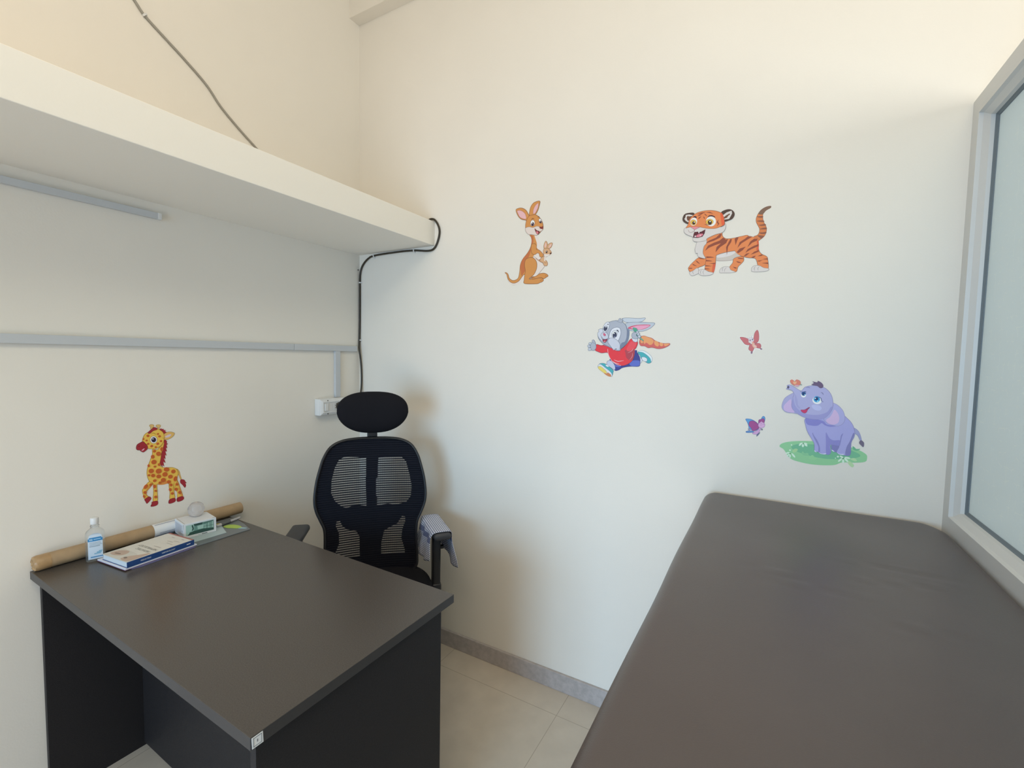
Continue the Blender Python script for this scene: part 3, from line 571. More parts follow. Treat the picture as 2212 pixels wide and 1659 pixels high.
8cc4e0 s 0 - -531,896 -534,887 -542,880 -553,880 -562,885 -565,894 -562,904 -554,910 -544,911 -535,906
45507c t 167 - -689,994 -603,979 -528,1003 -520,947
e8ecf4 s 0 - -81,708 -111,642 -177,608 -255,619 -313,671 -330,744 -300,811 -233,844 -156,833 -98,781
3a96c8 s 0 - -129,771 -143,711 -184,673 -237,669 -282,702 -301,760 -288,819 -246,858 -193,861 -149,828
26406c s 0 - -175,784 -182,748 -206,725 -237,723 -263,743 -274,778 -266,813 -242,836 -212,838 -186,818
a0dcf0 s 0 - -164,709 -168,697 -179,689 -194,688 -206,694 -211,706 -207,718 -196,726 -181,727 -169,720
f0f4f8 s 0 - -238,794 -241,783 -251,776 -263,775 -274,781 -278,791 -275,802 -265,809 -253,810 -242,804
45507c t 186 - -283,801 -194,836 -110,811 -81,714 -30,688
d47c68 s 74 b05a48 -972,1329 -930,1367 -877,1333 -841,1294 -810,1366 -741,1359 -687,1301 -691,1220 -767,1186 -853,1182 -942,1249
e0ac84 s 0 - -893,1302 -841,1294 -799,1316 -804,1245 -863,1222
cfa0b0 s 0 - -836,1193 -733,1198 -731,1153 -799,1144
5c7a60 t 167 - -692,1230 -640,1206'''),
'butterfly_red': (1.8874, 1.4975, '''e0dcd8 s 182 e4e0da -356,166 -176,148 -87,123 -32,135 30,233 68,110 85,233 175,408 229,305 252,134 231,-25 305,-74 322,-209 356,-257 292,-263 149,-230 119,-296 78,-371 36,-408 6,-379 3,-310 -47,-273 -42,-137 -165,-113 -260,11
c06a6c s 91 8a4a50 -338,156 -176,140 -67,73 -76,-13 -8,-50 -32,-112 -166,-88 -260,24
c06a6c s 91 8a4a50 175,399 223,305 241,134 221,11 141,-50 74,-26 83,159 104,294
c06a6c s 91 8a4a50 -7,-87 98,-75 109,-210 76,-309 55,-346 3,-310 -52,-261 -41,-149
c06a6c s 91 8a4a50 141,-57 250,-50 306,-99 310,-197 268,-221 169,-197 105,-136
8a6a78 s 0 - 71,-370 63,-394 46,-407 27,-404 13,-385 10,-358 19,-334 36,-320 55,-324 68,-343
8a6a78 s 0 - 356,-255 345,-266 324,-267 301,-258 285,-242 282,-226 292,-215 313,-214 336,-223 353,-239
d8ccd0 s 68 a89098 91,49 71,7 26,-13 -26,-3 -64,33 -75,82 -54,125 -9,145 43,134 81,98
86808c s 0 - 3,51 -1,33 -13,23 -28,23 -40,33 -46,51 -42,68 -30,79 -15,79 -3,68
86808c s 0 - 72,75 68,58 56,47 41,47 29,58 24,75 27,93 39,104 54,104 66,93
dca894 s 0 - 33,11 85,-26 145,-136 189,-148 148,-222 81,-186 45,-112
e8d8d0 t 160 - 78,-112 177,-136
e8d8d0 t 160 - 91,-161 190,-180
98909a t 91 - -63,98 -98,130 -131,115
98909a t 91 - 34,135 9,196 52,221'''),
'butterfly_blue': (1.9127, 1.2103, '''5c94c8 s 91 4c5c94 -296,213 -174,228 -62,195 52,117 132,24 115,-77 20,-161 -90,-159 -183,-80 -197,-6 -247,116
9c4a84 s 91 5c3c74 -170,135 -61,170 52,105 134,0 104,-78 -2,-163 -68,-164 -121,-74 -186,8
5f86b8 s 91 4c5c94 -266,-214 -178,-180 -67,-182 1,-213 -87,-234 -242,-254
8f92b0 s 91 5c5c84 -134,-126 -140,-147 -157,-161 -179,-163 -197,-152 -205,-132 -199,-111 -182,-96 -160,-94 -142,-106
5c94c8 s 91 4c5c94 177,252 206,329 248,357 287,311 290,237 271,173 222,206
9c4a84 s 91 5c3c74 99,146 113,222 187,253 240,282 276,211 259,110 163,77 108,84
c89cc4 s 91 8a6a9c 143,-74 180,-71 132,-200 69,-281 -41,-280 -60,-244 43,-171
6a6a84 s 0 - 164,-197 135,-275 83,-343 62,-357 69,-281
cfa4c8 s 91 9a78a4 296,59 280,-1 232,-41 170,-47 118,-16 97,41 113,101 162,142 223,147 274,115
8a6a9c t 91 - 152,76 184,99 217,82
8a6a9c t 91 - 228,70 260,91 282,75
8a6a9c t 91 - 164,40 197,30
6a6a74 s 0 - 191,-70 240,-90 226,-129 193,-119
cfa4c8 p 0 - 160,139 201,192 193,129'''),
'giraffe': (-0.9399, 1.0074, '''c8a060 s 60 96702c 461,-256 548,-364 584,-531 621,-699 581,-695 534,-543 477,-417
982c34 s 60 5c2028 611,-701 711,-742 760,-846 794,-881 745,-888 768,-963 729,-1050 656,-936 578,-826 574,-734
cf9048 s 100 96702c 352,-706 452,-661 527,-860 601,-1152 647,-1381 466,-1380 460,-1185 385,-1007 349,-863
cf9048 s 100 96702c -436,-547 -310,-619 -424,-788 -535,-912 -502,-1050 -449,-1107 -586,-1158 -626,-997 -649,-819 -584,-706
dcb552 s 0 - -436,-558 -346,-600 -459,-736 -552,-876 -529,-1043 -495,-1106 -585,-1148 -623,-998 -640,-822 -575,-708
dcb552 s 0 - 352,-706 412,-697 487,-873 541,-1160 576,-1374 466,-1380 460,-1185 395,-1010
982c34 p 80 5c2028 23,891 118,910 164,826 144,774 197,743 142,719 164,593 121,612 150,463 99,483 133,311 86,352 98,185 46,238 98,41 24,110 53,-83 -7,-5 0,-95 -90,55
982c34 p 0 - -60,1340 5,1353 -5,1329 80,1322 51,1293 155,1257 97,1243 159,1191 124,1151 28,1132 -44,1251
dcb552 s 120 96702c -299,616 -134,588 21,826 67,775 -15,480 -58,225 -91,12 0,-106 151,-148 325,-178 460,-278 507,-424 473,-598 460,-753 386,-940 353,-1135 377,-1368 211,-1369 216,-1123 192,-893 176,-755 -15,-755 -182,-693 -190,-999 -194,-1328 -330,-1313 -310,-991 -320,-639 -418,-551 -477,-386 -496,-188 -458,19 -381,242 -312,445
cf8844 s 0 - -89,-671 102,-626 177,-733 -15,-759 -164,-715
8a6428 t 140 - 361,-753 338,-928 313,-1148
982c34 s 80 5c2028 -586,-1158 -449,-1097 -388,-1189 -472,-1297 -527,-1332 -561,-1251
982c34 s 80 5c2028 -360,-1316 -197,-1327 -189,-1451 -276,-1493 -404,-1473 -374,-1389
982c34 s 80 5c2028 197,-1377 367,-1361 394,-1486 275,-1533 169,-1515
982c34 s 80 5c2028 462,-1379 647,-1370 675,-1481 573,-1534 453,-1518
d4ab64 s 100 96702c 46,1085 124,1162 259,1188 412,1112 331,978 175,912 62,940
cdbcc4 s 0 - 92,1002 160,1069 276,1097 304,1060 216,995
d0ac6c s 80 96702c -353,1399 -334,1440 -378,1488 -350,1534 -277,1529 -242,1482 -261,1431 -289,1412 -281,1358
d0ac6c s 80 96702c -145,1286 -115,1391 -173,1452 -150,1499 -75,1499 -28,1456 -50,1404 -82,1386 -71,1276
dcb552 s 120 96702c -604,1007 -537,1189 -410,1278 -263,1345 -116,1336 12,1232 66,1105 61,907 20,760 -76,666 -244,628 -442,683 -475,817 -579,940
982c34 s 60 5c2028 -412,1214 -438,1250 -373,1316 -280,1401 -225,1422 -143,1372 -154,1320 -265,1291 -357,1217
96702c t 160 - 21,826 -18,744 -94,680 -243,676
96702c t 120 - 6,992 63,973 120,1009
982c34 s 100 5c2028 -794,741 -765,863 -668,922 -579,950 -519,856 -458,771 -464,665 -516,610 -588,566 -658,613 -683,655 -761,672
701c26 t 140 - -620,691 -549,722 -521,781
e0a4b4 s 0 - -648,632 -603,678 -549,701 -587,632
701c26 s 0 - -693,813 -692,800 -700,787 -713,780 -727,781 -736,791 -737,804 -729,817 -716,824 -702,823
ece8e4 s 100 7a5a30 -155,951 -178,875 -234,835 -302,845 -355,902 -374,983 -351,1058 -296,1099 -228,1089 -174,1033
4c3854 s 0 - -185,955 -201,901 -240,873 -287,880 -325,920 -338,978 -322,1031 -283,1060 -236,1053 -198,1013
241c34 s 0 - -210,953 -221,916 -247,896 -279,901 -304,928 -313,968 -302,1004 -276,1024 -244,1019 -219,992
ece8f0 s 0 - -268,1000 -272,988 -281,981 -292,983 -301,992 -304,1005 -301,1018 -291,1024 -280,1022 -271,1013
a07820 t 160 - -340,1193 -266,1216 -185,1150
b85c2c s 0 - -388,1129 -398,1103 -422,1089 -451,1093 -473,1114 -482,1143 -472,1169 -448,1183 -420,1179 -397,1158
b85c2c s 0 - -89,1171 -91,1151 -105,1134 -127,1128 -147,1135 -159,1151 -158,1172 -143,1189 -122,1195 -101,1188
b85c2c s 0 - -30,1061 -39,1039 -61,1028 -89,1032 -111,1050 -119,1074 -110,1095 -87,1107 -60,1103 -38,1085
b85c2c s 0 - -550,1037 -555,1013 -567,999 -581,1002 -592,1019 -596,1044 -591,1068 -579,1082 -565,1080 -554,1063
b85c2c s 0 - -446,969 -454,951 -472,942 -494,945 -511,960 -518,979 -510,997 -492,1006 -470,1003 -453,988
b85c2c s 0 - 3,890 0,867 -15,851 -38,847 -59,858 -70,879 -67,902 -52,918 -29,922 -9,911
b85c2c s 0 - -94,815 -96,787 -115,766 -143,758 -170,768 -185,791 -184,818 -165,840 -137,847 -110,838
b85c2c s 0 - -401,853 -403,830 -418,812 -441,806 -463,814 -476,833 -474,856 -459,874 -436,880 -414,872
b85c2c s 0 - -289,758 -291,731 -308,710 -335,703 -360,713 -375,735 -374,762 -356,783 -330,791 -304,781
b85c2c s 0 - -169,681 -176,663 -195,654 -218,658 -236,673 -242,693 -235,711 -216,720 -193,716 -175,701
b85c2c s 0 - -200,544 -206,516 -229,497 -259,496 -286,513 -298,541 -292,569 -270,588 -240,589 -213,572
b85c2c s 0 - 36,571 26,528 1,505 -29,511 -53,542 -61,587 -51,629 -26,652 4,647 28,616
b85c2c s 0 - -41,408 -57,365 -97,343 -145,352 -183,387 -197,436 -181,479 -141,501 -93,492 -55,457
b85c2c s 0 - -251,337 -262,298 -290,278 -324,284 -350,314 -360,356 -349,395 -321,415 -287,409 -260,379
b85c2c s 0 - -192,147 -202,97 -239,66 -289,66 -333,95 -355,144 -345,193 -308,224 -258,225 -214,195
b85c2c s 0 - -407,35 -414,6 -431,-9 -451,-5 -467,17 -472,48 -465,77 -449,93 -429,89 -413,67
b85c2c s 0 - -208,-27 -213,-48 -232,-61 -257,-61 -278,-48 -288,-27 -283,-7 -265,6 -240,6 -218,-6
b85c2c s 0 - -65,11 -74,-18 -97,-33 -125,-27 -147,-4 -154,28 -145,57 -123,72 -95,67 -73,43
b85c2c s 0 - -288,-166 -297,-215 -333,-245 -382,-245 -425,-214 -445,-166 -436,-117 -401,-87 -352,-87 -309,-117
b85c2c s 0 - -43,-212 -50,-268 -89,-307 -145,-312 -196,-283 -224,-230 -218,-174 -179,-136 -123,-130 -72,-159
b85c2c s 0 - 209,-226 191,-270 147,-289 92,-278 49,-240 34,-190 52,-147 96,-127 150,-138 193,-176
b85c2c s 0 - 411,-333 403,-375 371,-402 328,-401 290,-374 272,-332 280,-289 311,-263 354,-263 392,-290
b85c2c s 0 - -403,-316 -411,-337 -429,-347 -451,-343 -469,-325 -475,-300 -468,-279 -450,-269 -427,-274 -410,-292
b85c2c s 0 - -251,-347 -258,-386 -286,-410 -324,-409 -358,-385 -374,-346 -367,-307 -339,-284 -301,-284 -268,-308
b85c2c s 0 - -63,-419 -72,-461 -106,-486 -151,-485 -191,-459 -210,-417 -201,-376 -168,-350 -122,-351 -82,-377
b85c2c s 0 - 147,-377 141,-429 107,-464 56,-468 10,-441 -15,-393 -10,-341 25,-307 75,-302 122,-329
b85c2c s 0 - 312,-513 304,-556 271,-582 226,-581 186,-554 167,-511 176,-469 209,-443 253,-443 293,-470
b85c2c s 0 - -214,-536 -216,-567 -238,-589 -270,-596 -301,-583 -318,-557 -316,-527 -294,-504 -262,-498 -231,-510
b85c2c s 0 - 81,-575 75,-621 42,-652 -6,-656 -49,-632 -73,-588 -67,-543 -34,-512 14,-507 58,-532
b85c2c s 0 - 249,-709 236,-743 205,-759 167,-750 137,-720 126,-681 138,-647 169,-631 207,-640 238,-670
b85c2c s 0 - -53,-658 -60,-682 -82,-696 -111,-695 -137,-680 -149,-656 -143,-633 -121,-618 -91,-619 -65,-634
b85c2c s 0 - 455,-661 426,-705 389,-720 358,-699 343,-651 352,-594 380,-550 418,-535 449,-555 463,-603
b85c2c s 0 - 302,-831 296,-862 274,-881 243,-880 216,-860 202,-827 208,-795 230,-776 261,-777 288,-798
b85c2c s 0 - 267,-1012 258,-1045 237,-1060 210,-1054 190,-1028 182,-992 191,-959 213,-944 239,-950 260,-976
b85c2c s 0 - 334,-1176 324,-1200 301,-1210 272,-1203 249,-1181 241,-1152 250,-1128 274,-1118 303,-1125 326,-1147
b85c2c s 0 - 491,-863 482,-890 460,-903 433,-897 412,-873 404,-842 413,-815 435,-802 462,-809 484,-832
b85c2c s 0 - 475,-1052 465,-1084 438,-1099 407,-1091 382,-1064 373,-1027 383,-995 409,-980 441,-988 466,-1015
b85c2c s 0 - 592,-1202 581,-1232 555,-1245 523,-1237 498,-1210 488,-1176 499,-1147 525,-1133 557,-1141 583,-1167
b85c2c s 0 - -513,-749 -552,-777 -589,-777 -610,-750 -608,-705 -582,-660 -544,-631 -507,-631 -485,-658 -488,-703
b85c2c s 0 - -369,-696 -394,-713 -418,-711 -433,-692 -433,-663 -418,-634 -393,-618 -369,-619 -354,-638 -354,-668
b85c2c s 0 - -525,-926 -535,-954 -560,-966 -591,-958 -615,-933 -624,-901 -614,-873 -589,-860 -558,-868 -533,-893
b85c2c s 0 - -576,-1044 -574,-1076 -584,-1097 -603,-1101 -623,-1084 -637,-1055 -639,-1023 -628,-1002 -610,-998 -590,-1014
b85c2c s 0 - -233,-769 -242,-805 -264,-824 -292,-817 -313,-788 -320,-748 -311,-712 -289,-693 -262,-700 -240,-729
b85c2c s 0 - -211,-941 -218,-960 -237,-968 -260,-962 -278,-945 -284,-923 -277,-904 -258,-896 -235,-901 -217,-919
b85c2c s 0 - -201,-1172 -211,-1198 -235,-1209 -265,-1201 -288,-1178 -297,-1147 -287,-1121 -263,-1110 -233,-1118 -210,-1141'''),
}

# ------------------------------------------------------------------ wall stickers (thin printed vinyl cut-outs)
def poly_clean(P):
    out = []
    for p in P:
        if not out or (p-out[-1]).length > 1e-5: out.append(p)
    if len(out) > 2 and (out[0]-out[-1]).length < 1e-5: out.pop()
    return out
def offset_poly(P, d):
    A = sum(P[i].x*P[(i+1) % len(P)].y-P[(i+1) % len(P)].x*P[i].y for i in range(len(P)))
    s = 1 if A > 0 else -1; out = []
    for i in range(len(P)):
        a = (P[i]-P[i-1]).normalized(); b = (P[(i+1) % len(P)]-P[i]).normalized()
        n = Vector((a.y+b.y, -(a.x+b.x)));
        n = n.normalized() if n.length > 1e-6 else Vector((a.y, -a.x))
        out.append(P[i]+n*d*s)
    return out
def stroke(P, w, taper):
    n = len(P); L = []; Rr = []
    for i, p in enumerate(P):
        t = (P[min(i+1, n-1)]-P[max(i-1, 0)]); t = t.normalized() if t.length > 0 else Vector((1, 0))
        f = w/2*(0.35+0.65*math.sin(math.pi*i/(n-1)) if taper else 1.0)
        L.append(p+Vector((-t.y, t.x))*f); Rr.append(p-Vector((-t.y, t.x))*f)
    return L+Rr[::-1]
PRINT = 1.20
def vinyl(col):
    c = lin(col); c = tuple(min(0.92, v*PRINT) for v in c)
    return mat('vinyl_print_'+col, c, 0.45, spec=0.3)
def sticker(name, key, plane, label):
    cx, cz, data = STICKERS[key]; bm = newbm(); mats = []; idx = {}
    def mi(c):
        if c not in idx: idx[c] = len(mats); mats.append(vinyl(c))
        return idx[c]
    def add(P, c, h):
        P = poly_clean(P)
        if len(P) < 3: return
        P3 = [Vector((p.x, p.y, 0)) for p in P]
        vs = [bm.verts.new((p.x, p.y, h)) for p in P]
        A = sum(P[i].x*P[(i+1) % len(P)].y-P[(i+1) % len(P)].x*P[i].y for i in range(len(P)))
        for tri in tessellate_polygon([P3]):
            if len(set(tri)) < 3: continue
            a, b_, c_ = (vs[k] for k in tri)
            ar = (b_.co-a.co).cross(c_.co-a.co).z
            if abs(ar) < 1e-12: continue
            try: f = bm.faces.new((a, b_, c_) if ar > 0 else (a, c_, b_))
            except ValueError: continue
            f.material_index = mi(c)
        # cut edge down to the wall
        lo = [bm.verts.new((p.x, p.y, 0)) for p in P]
        for i in range(len(P)):
            j = (i+1) % len(P)
            f = bm.faces.new((lo[i], lo[j], vs[j], vs[i]) if A > 0 else (lo[j], lo[i], vs[i], vs[j])); f.material_index = mi(c)
    h = 0.0004
    for row in data.strip().split('\n'):
        q = row.split(); col, mode, w, oc = q[0], q[1], int(q[2])*1e-5, q[3]
        P = [Vector((float(a.split(',')[0])*1e-4, float(a.split(',')[1])*1e-4)) for a in q[4:]]
        if mode in 's': P = poly_clean([v.to_2d() if len(v) > 2 else v for v in catmull(P, True, 4)])
        if mode in 'lt': P = stroke(catmull(P, False, 4), w, mode == 't')
        elif oc != '-' and w > 0: add(offset_poly(P, w/2), oc, h); h += 0.00003
        add(offset_poly(P, -w/2) if (oc != '-' and w > 0 and mode in 'sp') else P, col, h); h += 0.00003
    o = link(name, bm, mats, recalc=False)
    if plane == 'w2': o.matrix_world = Matrix(((1, 0, 0, cx), (0, 0, -1, 0), (0, 1, 0, cz), (0, 0, 0, 1)))
    else: o.matrix_world = Matrix(((0, 0, 1, 0), (1, 0, 0, cx), (0, 1, 0, cz), (0, 0, 0, 1)))
    tag(o, label, 'wall sticker', 'cartoon animal wall stickers')
sticker('kangaroo_sticker', 'kangaroo', 'w2', 'brown cartoon kangaroo sticker with a joey in its pouch on the back wall')
sticker('tiger_sticker', 'tiger', 'w2', 'orange striped cartoon tiger cub sticker walking with raised tail on the back wall')
sticker('rabbit_sticker', 'rabbit', 'w2', 'grey cartoon rabbit sticker in red sweater running with a carrot')
sticker('elephant_sticker', 'elephant', 'w2', 'lilac cartoon baby elephant sticker standing on a green meadow above the couch')
sticker('butterfly_sticker', 'butterfly_red', 'w2', 'small red cartoon butterfly sticker, upper of the two butterflies on the back wall')
sticker('butterfly_sticker', 'butterfly_blue', 'w2', 'small blue and magenta cartoon butterfly sticker left of the elephant')
sticker('giraffe_sticker', 'giraffe', 'w1', 'yellow spotted cartoon giraffe sticker on the left wall above the desk')

# ------------------------------------------------------------------ desk
A0 = (0.012, -1.3025); DL, DW, DR = 1.1713, 0.5858, -0.01645
desk = empty('office_desk', (A0[0], A0[1], 0), DR)
tag(desk, 'dark charcoal laminate office desk standing against the left wall', 'desk')
def part(name, bm, m, par, **k):
    o = link(name, bm, m, **k); o.parent = par; return o
M_SIDE = mat('shaded_laminate_side', (0.018, 0.0165, 0.018), 0.55, bump=0.2, bscale=420, noise=0.2, nscale=300, spec=0.35)  # the top's laminate again, with the sides' shade put into a darker colour
bm = newbm(); box(bm, 0, DL, 0, DW, 0.7255, 0.75, 0.0012)
for f in bm.faces:
    f.normal_update(); f.material_index = 0 if abs(f.normal.z) > 0.9 and f.calc_center_median().z > 0.74 else 1
dtop = part('desktop', bm, [M_BLACKLAM, mat('shaded_laminate_edge', (0.045, 0.042, 0.042), 0.4)], desk)  # edges are the top's laminate, their weaker light put into the colour
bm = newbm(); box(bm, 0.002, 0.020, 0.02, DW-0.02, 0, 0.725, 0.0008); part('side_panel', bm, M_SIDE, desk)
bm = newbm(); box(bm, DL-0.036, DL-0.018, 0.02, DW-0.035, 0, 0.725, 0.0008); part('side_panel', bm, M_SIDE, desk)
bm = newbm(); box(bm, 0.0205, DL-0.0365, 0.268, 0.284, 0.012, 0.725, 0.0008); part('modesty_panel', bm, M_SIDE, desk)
M_PAPER = mat('white_paper', (0.80, 0.81, 0.81), 0.6)
M_INK = mat('grey_ink', (0.22, 0.23, 0.25), 0.6)
bm = newbm(); x = DL+0.0012
quad(bm, [(x, 0.003, 0.7275), (x, 0.0235, 0.7275), (x, 0.0225, 0.7485), (x, 0.002, 0.7485)], 0)
e = 0.0003
for a in ((0.005, 0.0205, 0.7455, 0.7465), (0.005, 0.0205, 0.7300, 0.7310), (0.005, 0.006, 0.730, 0.7465), (0.0195, 0.0205, 0.730, 0.7465), (0.0115, 0.0135, 0.736, 0.741)):
    quad(bm, [(x+e, a[0], a[2]), (x+e, a[1], a[2]), (x+e, a[1], a[3]), (x+e, a[0], a[3])], 1)
o = part('edge_label', bm, [M_PAPER, M_INK], dtop, recalc=False); o['label'] = 'small white label on the desk corner edge'
so = o.modifiers.new('s', 'SOLIDIFY'); so.thickness = 0.0006; so.offset = -1

# ------------------------------------------------------------------ things on the desk
Z0 = 0.7503
# cardboard tube along the wall
def cyl_y(bm, x, z, r, y0, y1, n=40, mi=0, r1=None, close=True):
    rr = [r, r if r1 is None else r1]
    rings = [[bm.verts.new((x+rr[j]*math.cos(2*math.pi*k/n), y, z+rr[j]*math.sin(2*math.pi*k/n))) for k in range(n)] for j, y in enumerate((y0, y1))]
    for k in range(n): bm.faces.new((rings[0][k], rings[0][(k+1) % n], rings[1][(k+1) % n], rings[1][k])).material_index = mi
    if close: bm.faces.new(rings[0][::-1]).material_index = mi; bm.faces.new(rings[1]).material_index = mi
    return rings
M_CARD = mat('kraft_cardboard', (0.42, 0.29, 0.165), 0.7, noise=0.10, nscale=25, bump=0.15, bscale=90)
M_TAPE = mat('brown_tape', (0.40, 0.25, 0.12), 0.35, noise=0.08, nscale=60)
TR, TX = 0.0232, 0.0262
tz = Z0+TR+0.0002
tb = empty('cardboard_tube', (TX, -0.98, Z0))
tag(tb, 'long brown cardboard mailing tube lying on the desk against the left wall', 'tube')
bm = newbm(); cyl_y(bm, TX, tz, TR, -1.288, -0.672); keep(link('tube_body', bm, M_CARD, smooth=40), tb)
bm = newbm(); random.seed(11); rg = []
for r_, y_ in ((TR+0.0006, -1.262), (TR+0.0007, -1.290), (TR*0.93, -1.2965), (TR*0.72, -1.2990), (TR*0.40, -1.2975), (TR*0.10, -1.2960)):
    rg.append([bm.verts.new((TX+(r_+(random.uniform(-.0012, .0006) if y_ < -1.28 and r_ < TR*0.98 else 0))*math.cos(2*math.pi*k/32), y_+(random.uniform(-.002, .002) if y_ < -1.295 else 0), tz+r_*math.sin(2*math.pi*k/32))) for k in range(32)])
for a, b_ in zip(rg, rg[1:]):
    for k in range(32): bm.faces.new((a[k], a[(k+1) % 32], b_[(k+1) % 32], b_[k]))
bm.faces.new(rg[-1]); o = keep(link('taped_end', bm, M_TAPE, smooth=40), tb); o['label'] = 'end of the tube wrapped in glossy brown tape'
bm = newbm(); n = 40; rg = []
for y in (-0.990, -0.872): rg.append([bm.verts.new((TX+(TR+0.0007)*math.cos(a), y, tz+(TR+0.0007)*math.sin(a))) for a in [R_(-70+k*5.5) for k in range(38)]])
for k in range(37): bm.faces.new((rg[0][k], rg[0][k+1], rg[1][k+1], rg[1][k]))
for (y0, y1, a0, a1) in ((-0.984, -0.88, 66, 70), (-0.984, -0.885, 74, 76), (-0.975, -0.88, -12, -9), (-0.975, -0.90, -20, -18), (-0.97, -0.88, -28, -26), (-0.984, -0.88, -42, -33)):
    K = 4; q = [[bm.verts.new((TX+(TR+0.0011)*math.cos(R_(a0+(a1-a0)*k/K)), y, tz+(TR+0.0011)*math.sin(R_(a0+(a1-a0)*k/K)))) for k in range(K+1)] for y in (y0, y1)]
    for k in range(K): bm.faces.new((q[0][k], q[0][k+1], q[1][k+1], q[1][k])).material_index = 1
o = keep(link('paper_label', bm, [M_PAPER, mat('blue_grey_ink', (0.20, 0.24, 0.36), 0.6)], recalc=False), tb); o['label'] = 'white printed label wrapped round the tube'

def sheet(name, corners, z, th, m, bev=0.0, mats=None):
    bm = newbm(); lo = [bm.verts.new((x, y, z)) for x, y in corners]; hi = [bm.verts.new((x, y, z+th)) for x, y in corners]
    bm.faces.new(lo[::-1]); bm.faces.new(hi)
    for i in range(len(lo)): bm.faces.new((lo[i], lo[(i+1) % len(lo)], hi[(i+1) % len(lo)], hi[i]))
    return link(name, bm, m)
# flat grey folder at the bottom of the pile
M_FOLD = mat('grey_plastic_folder', (0.155, 0.175, 0.185), 0.3, noise=0.05, nscale=10)
o = sheet('plastic_folder', [(0.0545, -0.955), (0.2385, -0.955), (0.240, -0.757), (0.168, -0.738), (0.085, -0.722), (0.0545, -0.722)], Z0, 0.0022, M_FOLD)
tag(o, 'flat dark grey plastic folder lying at the far end of the desk pile', 'folder')
# violet exercise book under the book
M_VIO = mat('violet_cover', (0.15, 0.15, 0.30), 0.35)
PB = R_(5.5)
VC = [(-0.062, -0.080), (0.058, -0.095), (0.070, -0.086), (0.0765, -0.06), (0.0755, 0.100), (-0.062, 0.100)]
o = sheet('exercise_book', [(0.176+a_*math.cos(PB)-b_*math.sin(PB), -1.057+a_*math.sin(PB)+b_*math.cos(PB)) for a_, b_ in VC], Z0, 0.0025, M_VIO)
tag(o, 'thin violet covered booklet peeping out under the white notepad', 'booklet')
# notepad
pad = empty('notepad', (0.16, -1.05, Z0+0.0034))
tag(pad, 'white paper notepad lying directly under the thick blue spined book', 'notepad')
z = Z0+0.0034
def pr(x0, x1, y0, y1, zz0, zz1, c=(0.16, -1.055), a=R_(2.5)):
    bm = newbm(); M = Matrix.Translation((c[0], c[1], 0)) @ Matrix.Rotation(a, 4, 'Z'); box(bm, x0, x1, y0, y1, zz0, zz1, 0.0006, 1, M=M); return bm
PC = (0.176, -1.057); PA = R_(5.5)
keep(link('pages', pr(-0.0870, 0.0690, -0.105, 0.109, z, z+0.0045, PC, PA), mat('lavender_white_pages', (0.72, 0.73, 0.80), 0.6)), pad)
o = keep(link('back_cover', pr(-0.0880, 0.0698, -0.106, 0.110, z-0.0008, z-0.0001, PC, PA), mat('maroon_card', (0.16, 0.05, 0.12), 0.5)), pad)
z += 0.0050
# the thick book, lying with spine to the room
BK = Matrix.Translation((0.199, -1.063, 0)) @ Matrix.Rotation(R_(5.0), 4, 'Z')
book = empty('medical_book', (0.176, -1.057, z), R_(5.5))
tag(book, 'thick paperback with cream cover and dark blue spine lying on the notepad', 'book')
bw, bl, bh = 0.137, 0.200, 0.0180
M_COVER = mat('cream_book_cover', (0.70, 0.68, 0.62), 0.32)
M_BLUE = mat('navy_book_spine', (0.022, 0.07, 0.23), 0.3)
bm = newbm(); box(bm, -bw/2+0.002, bw/2-0.0012, -bl/2+0.002, bl/2-0.002, 0.001, bh-0.001); part('page_block', bm, mat('page_edges', (0.70, 0.74, 0.76), 0.7), book)
bm = newbm(); box(bm, bw/2-0.001, bw/2+0.0006, -bl/2, bl/2, 0.0, bh, 0.0004, 1)
M = Matrix(((0, 0, 1, bw/2+0.0008), (1, 0, 0, 0), (0, 1, 0, bh/2), (0, 0, 0, 1)))
text_bm(bm, 'PEDIATRIC', 0.0062, M @ Matrix.Translation((-0.048, 0, 0)), 1, 0.0001)
text_bm(bm, 'NEPHROLOGY', 0.0062, M @ Matrix.Translation((0.018, 0, 0)), 1, 0.0001)
box(bm, bw/2+0.0007, bw/2+0.001, 0.075, 0.087, bh/2-0.001, bh/2+0.0015, mi=1)
sp = part('spine', bm, [M_BLUE, M_PAPER], book, recalc=False); sp['label'] = 'dark blue spine with white lettering'
bm = newbm(); box(bm, -bw/2, bw/2, -bl/2, bl/2, 0.0, 0.001); part('back_cover', bm, M_BLUE, book)
bm = newbm(); box(bm, -bw/2, bw/2, -bl/2, bl/2-0.007, bh-0.001, bh, 0, mi=0); box(bm, -bw/2, bw/2, bl/2-0.0069, bl/2, bh-0.001, bh, 0, mi=1)
zt2 = bh+0.00015
def flat(bm, pts, mi, zz=zt2, smooth=True):
    P = catmull([Vector((a, b_, zz)) for a, b_ in pts], True, 4) if smooth else [Vector((a, b_, zz)) for a, b_ in pts]
    for tri in tessellate_polygon([P]):
        vs = [bm.verts.new(P[k]) for k in tri]
        if (vs[1].co-vs[0].co).cross(vs[2].co-vs[0].co).z < 0: vs.reverse()
        bm.faces.new(vs).material_index = mi
